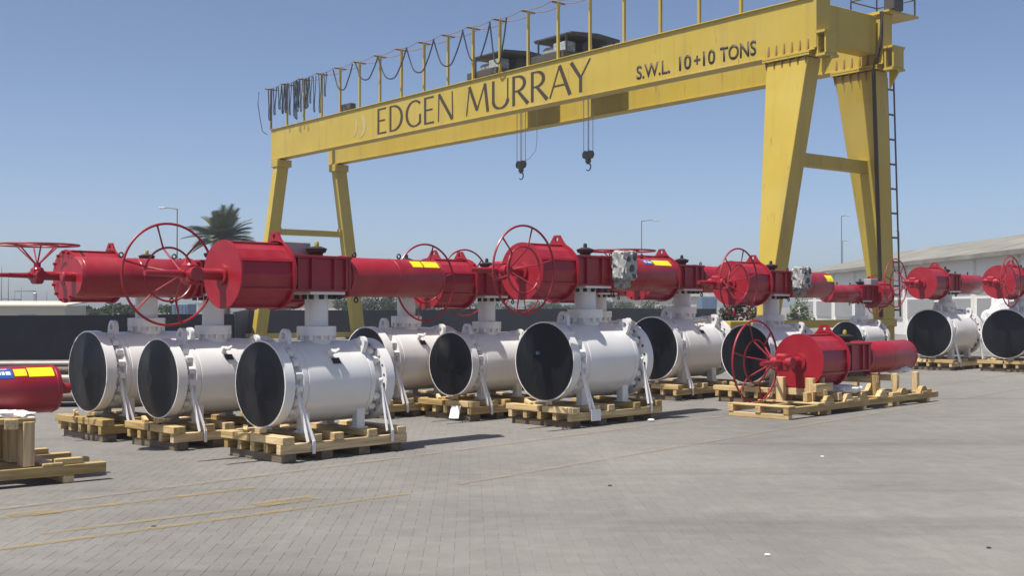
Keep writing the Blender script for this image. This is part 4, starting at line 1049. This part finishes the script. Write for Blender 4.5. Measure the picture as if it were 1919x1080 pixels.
def palm():
    Y = 80.0; X = (420 - 960) / F * Y; zc = HC + (HORIZON - 455) / F * Y
    t = thing('palm_tree', 'date palm rising behind the second valve', 'palm tree', (X, Y, 0))
    b = MB(); pts = [(0.15 * math.sin(k * 0.35), 0, zc * k / 12) for k in range(13)]
    b.tube(pts, [0.30 - 0.006 * k for k in range(13)], 10)
    for k in range(26): b.torus((0.15 * math.sin(k * 0.16), 0, zc * k / 26), (0, 0, 1), 0.27, 0.035, 10, 4)
    b.build('trunk', 'bark', t); top = Vector(pts[-1]); rr = random.Random(4); V = []; FA = []
    for k in range(78):
        a = rr.uniform(0, 6.28); e0 = R(rr.choice([80, 65, 50, 38, 28, 18, 8, -5]) + rr.uniform(-8, 8)); ln = rr.uniform(2.1, 2.75)
        p = top + Vector((0, 0, 0.1)); d = Vector((math.cos(a) * math.cos(e0), math.sin(a) * math.cos(e0), math.sin(e0))); n = 16; P = [p.copy()]
        for i in range(n):
            d = (d + Vector((0, 0, -0.035 - 0.015 * i / n))).normalized(); p = p + d * ln / n; P.append(p.copy())
        for i in range(1, n + 1):
            dd = (P[i] - P[i - 1]).normalized(); sd = dd.cross(Vector((0, 0, 1))).normalized() if abs(dd.z) < 0.98 else Vector((1, 0, 0)); up = sd.cross(dd)
            i0 = len(V); w_ = 0.03; V += [tuple(P[i - 1] - sd * w_), tuple(P[i - 1] + sd * w_), tuple(P[i] + sd * w_), tuple(P[i] - sd * w_)]; FA.append((i0, i0 + 1, i0 + 2, i0 + 3))
            ll = 0.70 * math.sin(math.pi * (0.12 + 0.82 * i / n)) + 0.12
            for s in (-1, 1):
                for h in (0, 0.5):
                    q = P[i - 1].lerp(P[i], h); tip = q + (sd * s * 0.75 + dd * 0.65 + up * 0.18).normalized() * ll * rr.uniform(0.85, 1.1)
                    i0 = len(V); V += [tuple(q - dd * 0.05), tuple(q + dd * 0.05), tuple(tip)]; FA.append((i0, i0 + 1, i0 + 2))
    me = bpy.data.meshes.new('crown'); me.from_pydata(V, [], FA); me.materials.append(M['palm']); put('crown', me, t)
palm()

# ------------------------------------------------------------------ lamp posts, far masts
def lamp(label, px, ytop, Y, arm):
    X = (px - 960) / F * Y; z = HC + (HORIZON - ytop) / F * Y; t = thing('street_lamp', label, 'street lamp', (X, Y, 0), 0, 'street lamps beyond the yard')
    MB().tube([(0, 0, 0), (0, 0, z * 0.5), (0, 0, z)], [0.08, 0.06, 0.04], 8).build('pole', 'pole', t)
    MB().tube([(0, 0, z - 0.02), (arm * 0.5, 0, z + 0.06), (arm * 0.8, 0, z + 0.08)], [0.05, 0.04, 0.035], 6).build('arm', 'pole', t)
    MB().box((arm * 0.98, 0, z + 0.05), (abs(arm) * 0.42, 0.24, 0.12), bev=0.03).build('lamp_head', 'lamp', t)
lamp('street lamp above the big left handwheel, arm pointing left', 332, 391, 90, -1.15)
lamp('street lamp right of the crane hooks, arm pointing right', 1203, 414, 120, 1.5)
lamp('street lamp between the two right crane legs', 1578, 405, 130, 0.7)
lamp('small distant street lamp low between the right crane legs', 1580, 452, 190, 0.8)
lamp('thin street lamp just right of the crane ladder', 1686, 434, 140, -0.5)
fr = thing('steel_mast', 'distant steel gantry of thin grey masts at far left', 'mast', ((45 - 960) / F * 130, 130, 0))
def mp(px, y): return ((px - 45) / F * 130, 0, HC + (HORIZON - y) / F * 130)
for px, yt in ((3, 500), (16, 512), (28, 545), (40, 538), (66, 548), (88, 545)):
    a = mp(px, yt); MB().cyl((a[0], 0, 0), a, 0.045, 6).build('mast', 'pole', fr)
for p, q in (((28, 546), (68, 546)), ((3, 560), (40, 562))):
    MB().cyl(mp(*p), mp(*q), 0.05, 6).build('cross_arm', 'pole', fr)
a = mp(66, 557); MB().box(a, (0.35, 0.3, 0.9), bev=0.05).build('transformer', 'steel', fr)

# ------------------------------------------------------------------ tarpaulin and small things
def tarp():
    X, Y = (1888 - 960) / F * 33.5, 33.5
    b = MB(); bmesh.ops.create_icosphere(b.bm, subdivisions=4, radius=1.0); rr = random.Random(2)
    for v in b.bm.verts:
        n = math.sin(v.co.x * 7 + v.co.z * 5) * 0.06 + math.sin(v.co.y * 9 - v.co.x * 4) * 0.05 + rr.uniform(-0.03, 0.03)
        v.co = Vector((v.co.x * (0.55 + n) , v.co.y * (0.7 + n), max(0, (v.co.z * 0.98 + 1.02) * (1 + n))))
    o = b.build('tarpaulin', 'film', None, loc=(X, Y, 0)); tag(o, 'crumpled white plastic cover behind the rightmost valve', 'tarpaulin')
tarp()
def card(label, pt, w, h, rx, rz, m='paper', name='paper_sheet', cat='paper'):
    b = MB(); b.box((0, 0, 0), (w, h, 0.004)); bmesh.ops.subdivide_edges(b.bm, edges=b.bm.edges[:], cuts=2, use_grid_fill=True)
    rr = random.Random(hash(label) % 1000)
    for v in b.bm.verts: v.co.z += 0.012 * math.sin(v.co.x * 18 + v.co.y * 9)
    o = b.build(name, m, None, loc=pt, rot=(rx, 0, rz)); tag(o, label, cat)
VX, VY = (1020 - 960) / F * 16.18, 16.18
px_, py_ = local_pt(VX, VY, R(44), 0.30, -0.66); card('white document pouch on front corner of the central pallet', (px_, py_, 0.16), 0.17, 0.15, R(88), R(46))
VX, VY = (845 - 960) / F * 17.14, 17.14
px_, py_ = local_pt(VX, VY, R(44), -0.16, -0.26); card('white document pouch hanging off the pallet left of centre', (px_, py_, 0.12), 0.17, 0.18, R(70), R(-30))
def scrap(label, x, y, w, m='paper', name='paper_scrap', cat='litter'):
    X, Y = gp(x, y); b = MB(); bmesh.ops.create_icosphere(b.bm, subdivisions=2, radius=w / 2); rr = random.Random(int(x))
    for v in b.bm.verts: v.co = Vector((v.co.x, v.co.y * 0.7, v.co.z * 0.35)) * rr.uniform(0.7, 1.15)
    o = b.build(name, m, None, loc=(X, Y, w * 0.15)); tag(o, label, cat)
scrap('white paper scrap on the ground beside the central pallet', 1220, 790, 0.12)
scrap('pale scrap lying in the right foreground of the paving', 1437, 1041, 0.045)
scrap('dark pebble in the middle of the empty paving', 1143, 911, 0.045, 'stone', 'pebble', 'stone')
scrap('dark pebble on the paving at lower left', 291, 987, 0.04, 'stone', 'pebble', 'stone')
scrap('small dark pebble at the right edge of the foreground', 1850, 1027, 0.04, 'stone', 'pebble', 'stone')
scrap('pale scrap on the paving below the long skid', 1540, 857, 0.045)

# ------------------------------------------------------------------ dusty air
def haze():
    b = MB(); b.box((0, 190, 6.5), (1000, 420, 15.0))
    hm = bpy.data.materials.new('dusty_air'); hm.use_nodes = True; n = hm.node_tree.nodes; n.clear()
    v = n.new('ShaderNodeVolumePrincipled'); v.inputs['Color'].default_value = (0.80, 0.86, 0.95, 1); v.inputs['Density'].default_value = 0.0009; v.inputs['Anisotropy'].default_value = 0.2
    o = n.new('ShaderNodeOutputMaterial'); hm.node_tree.links.new(v.outputs[0], o.inputs['Volume'])
    M['haze'] = hm; tag(b.build('haze', 'haze'), kind='stuff')
haze()
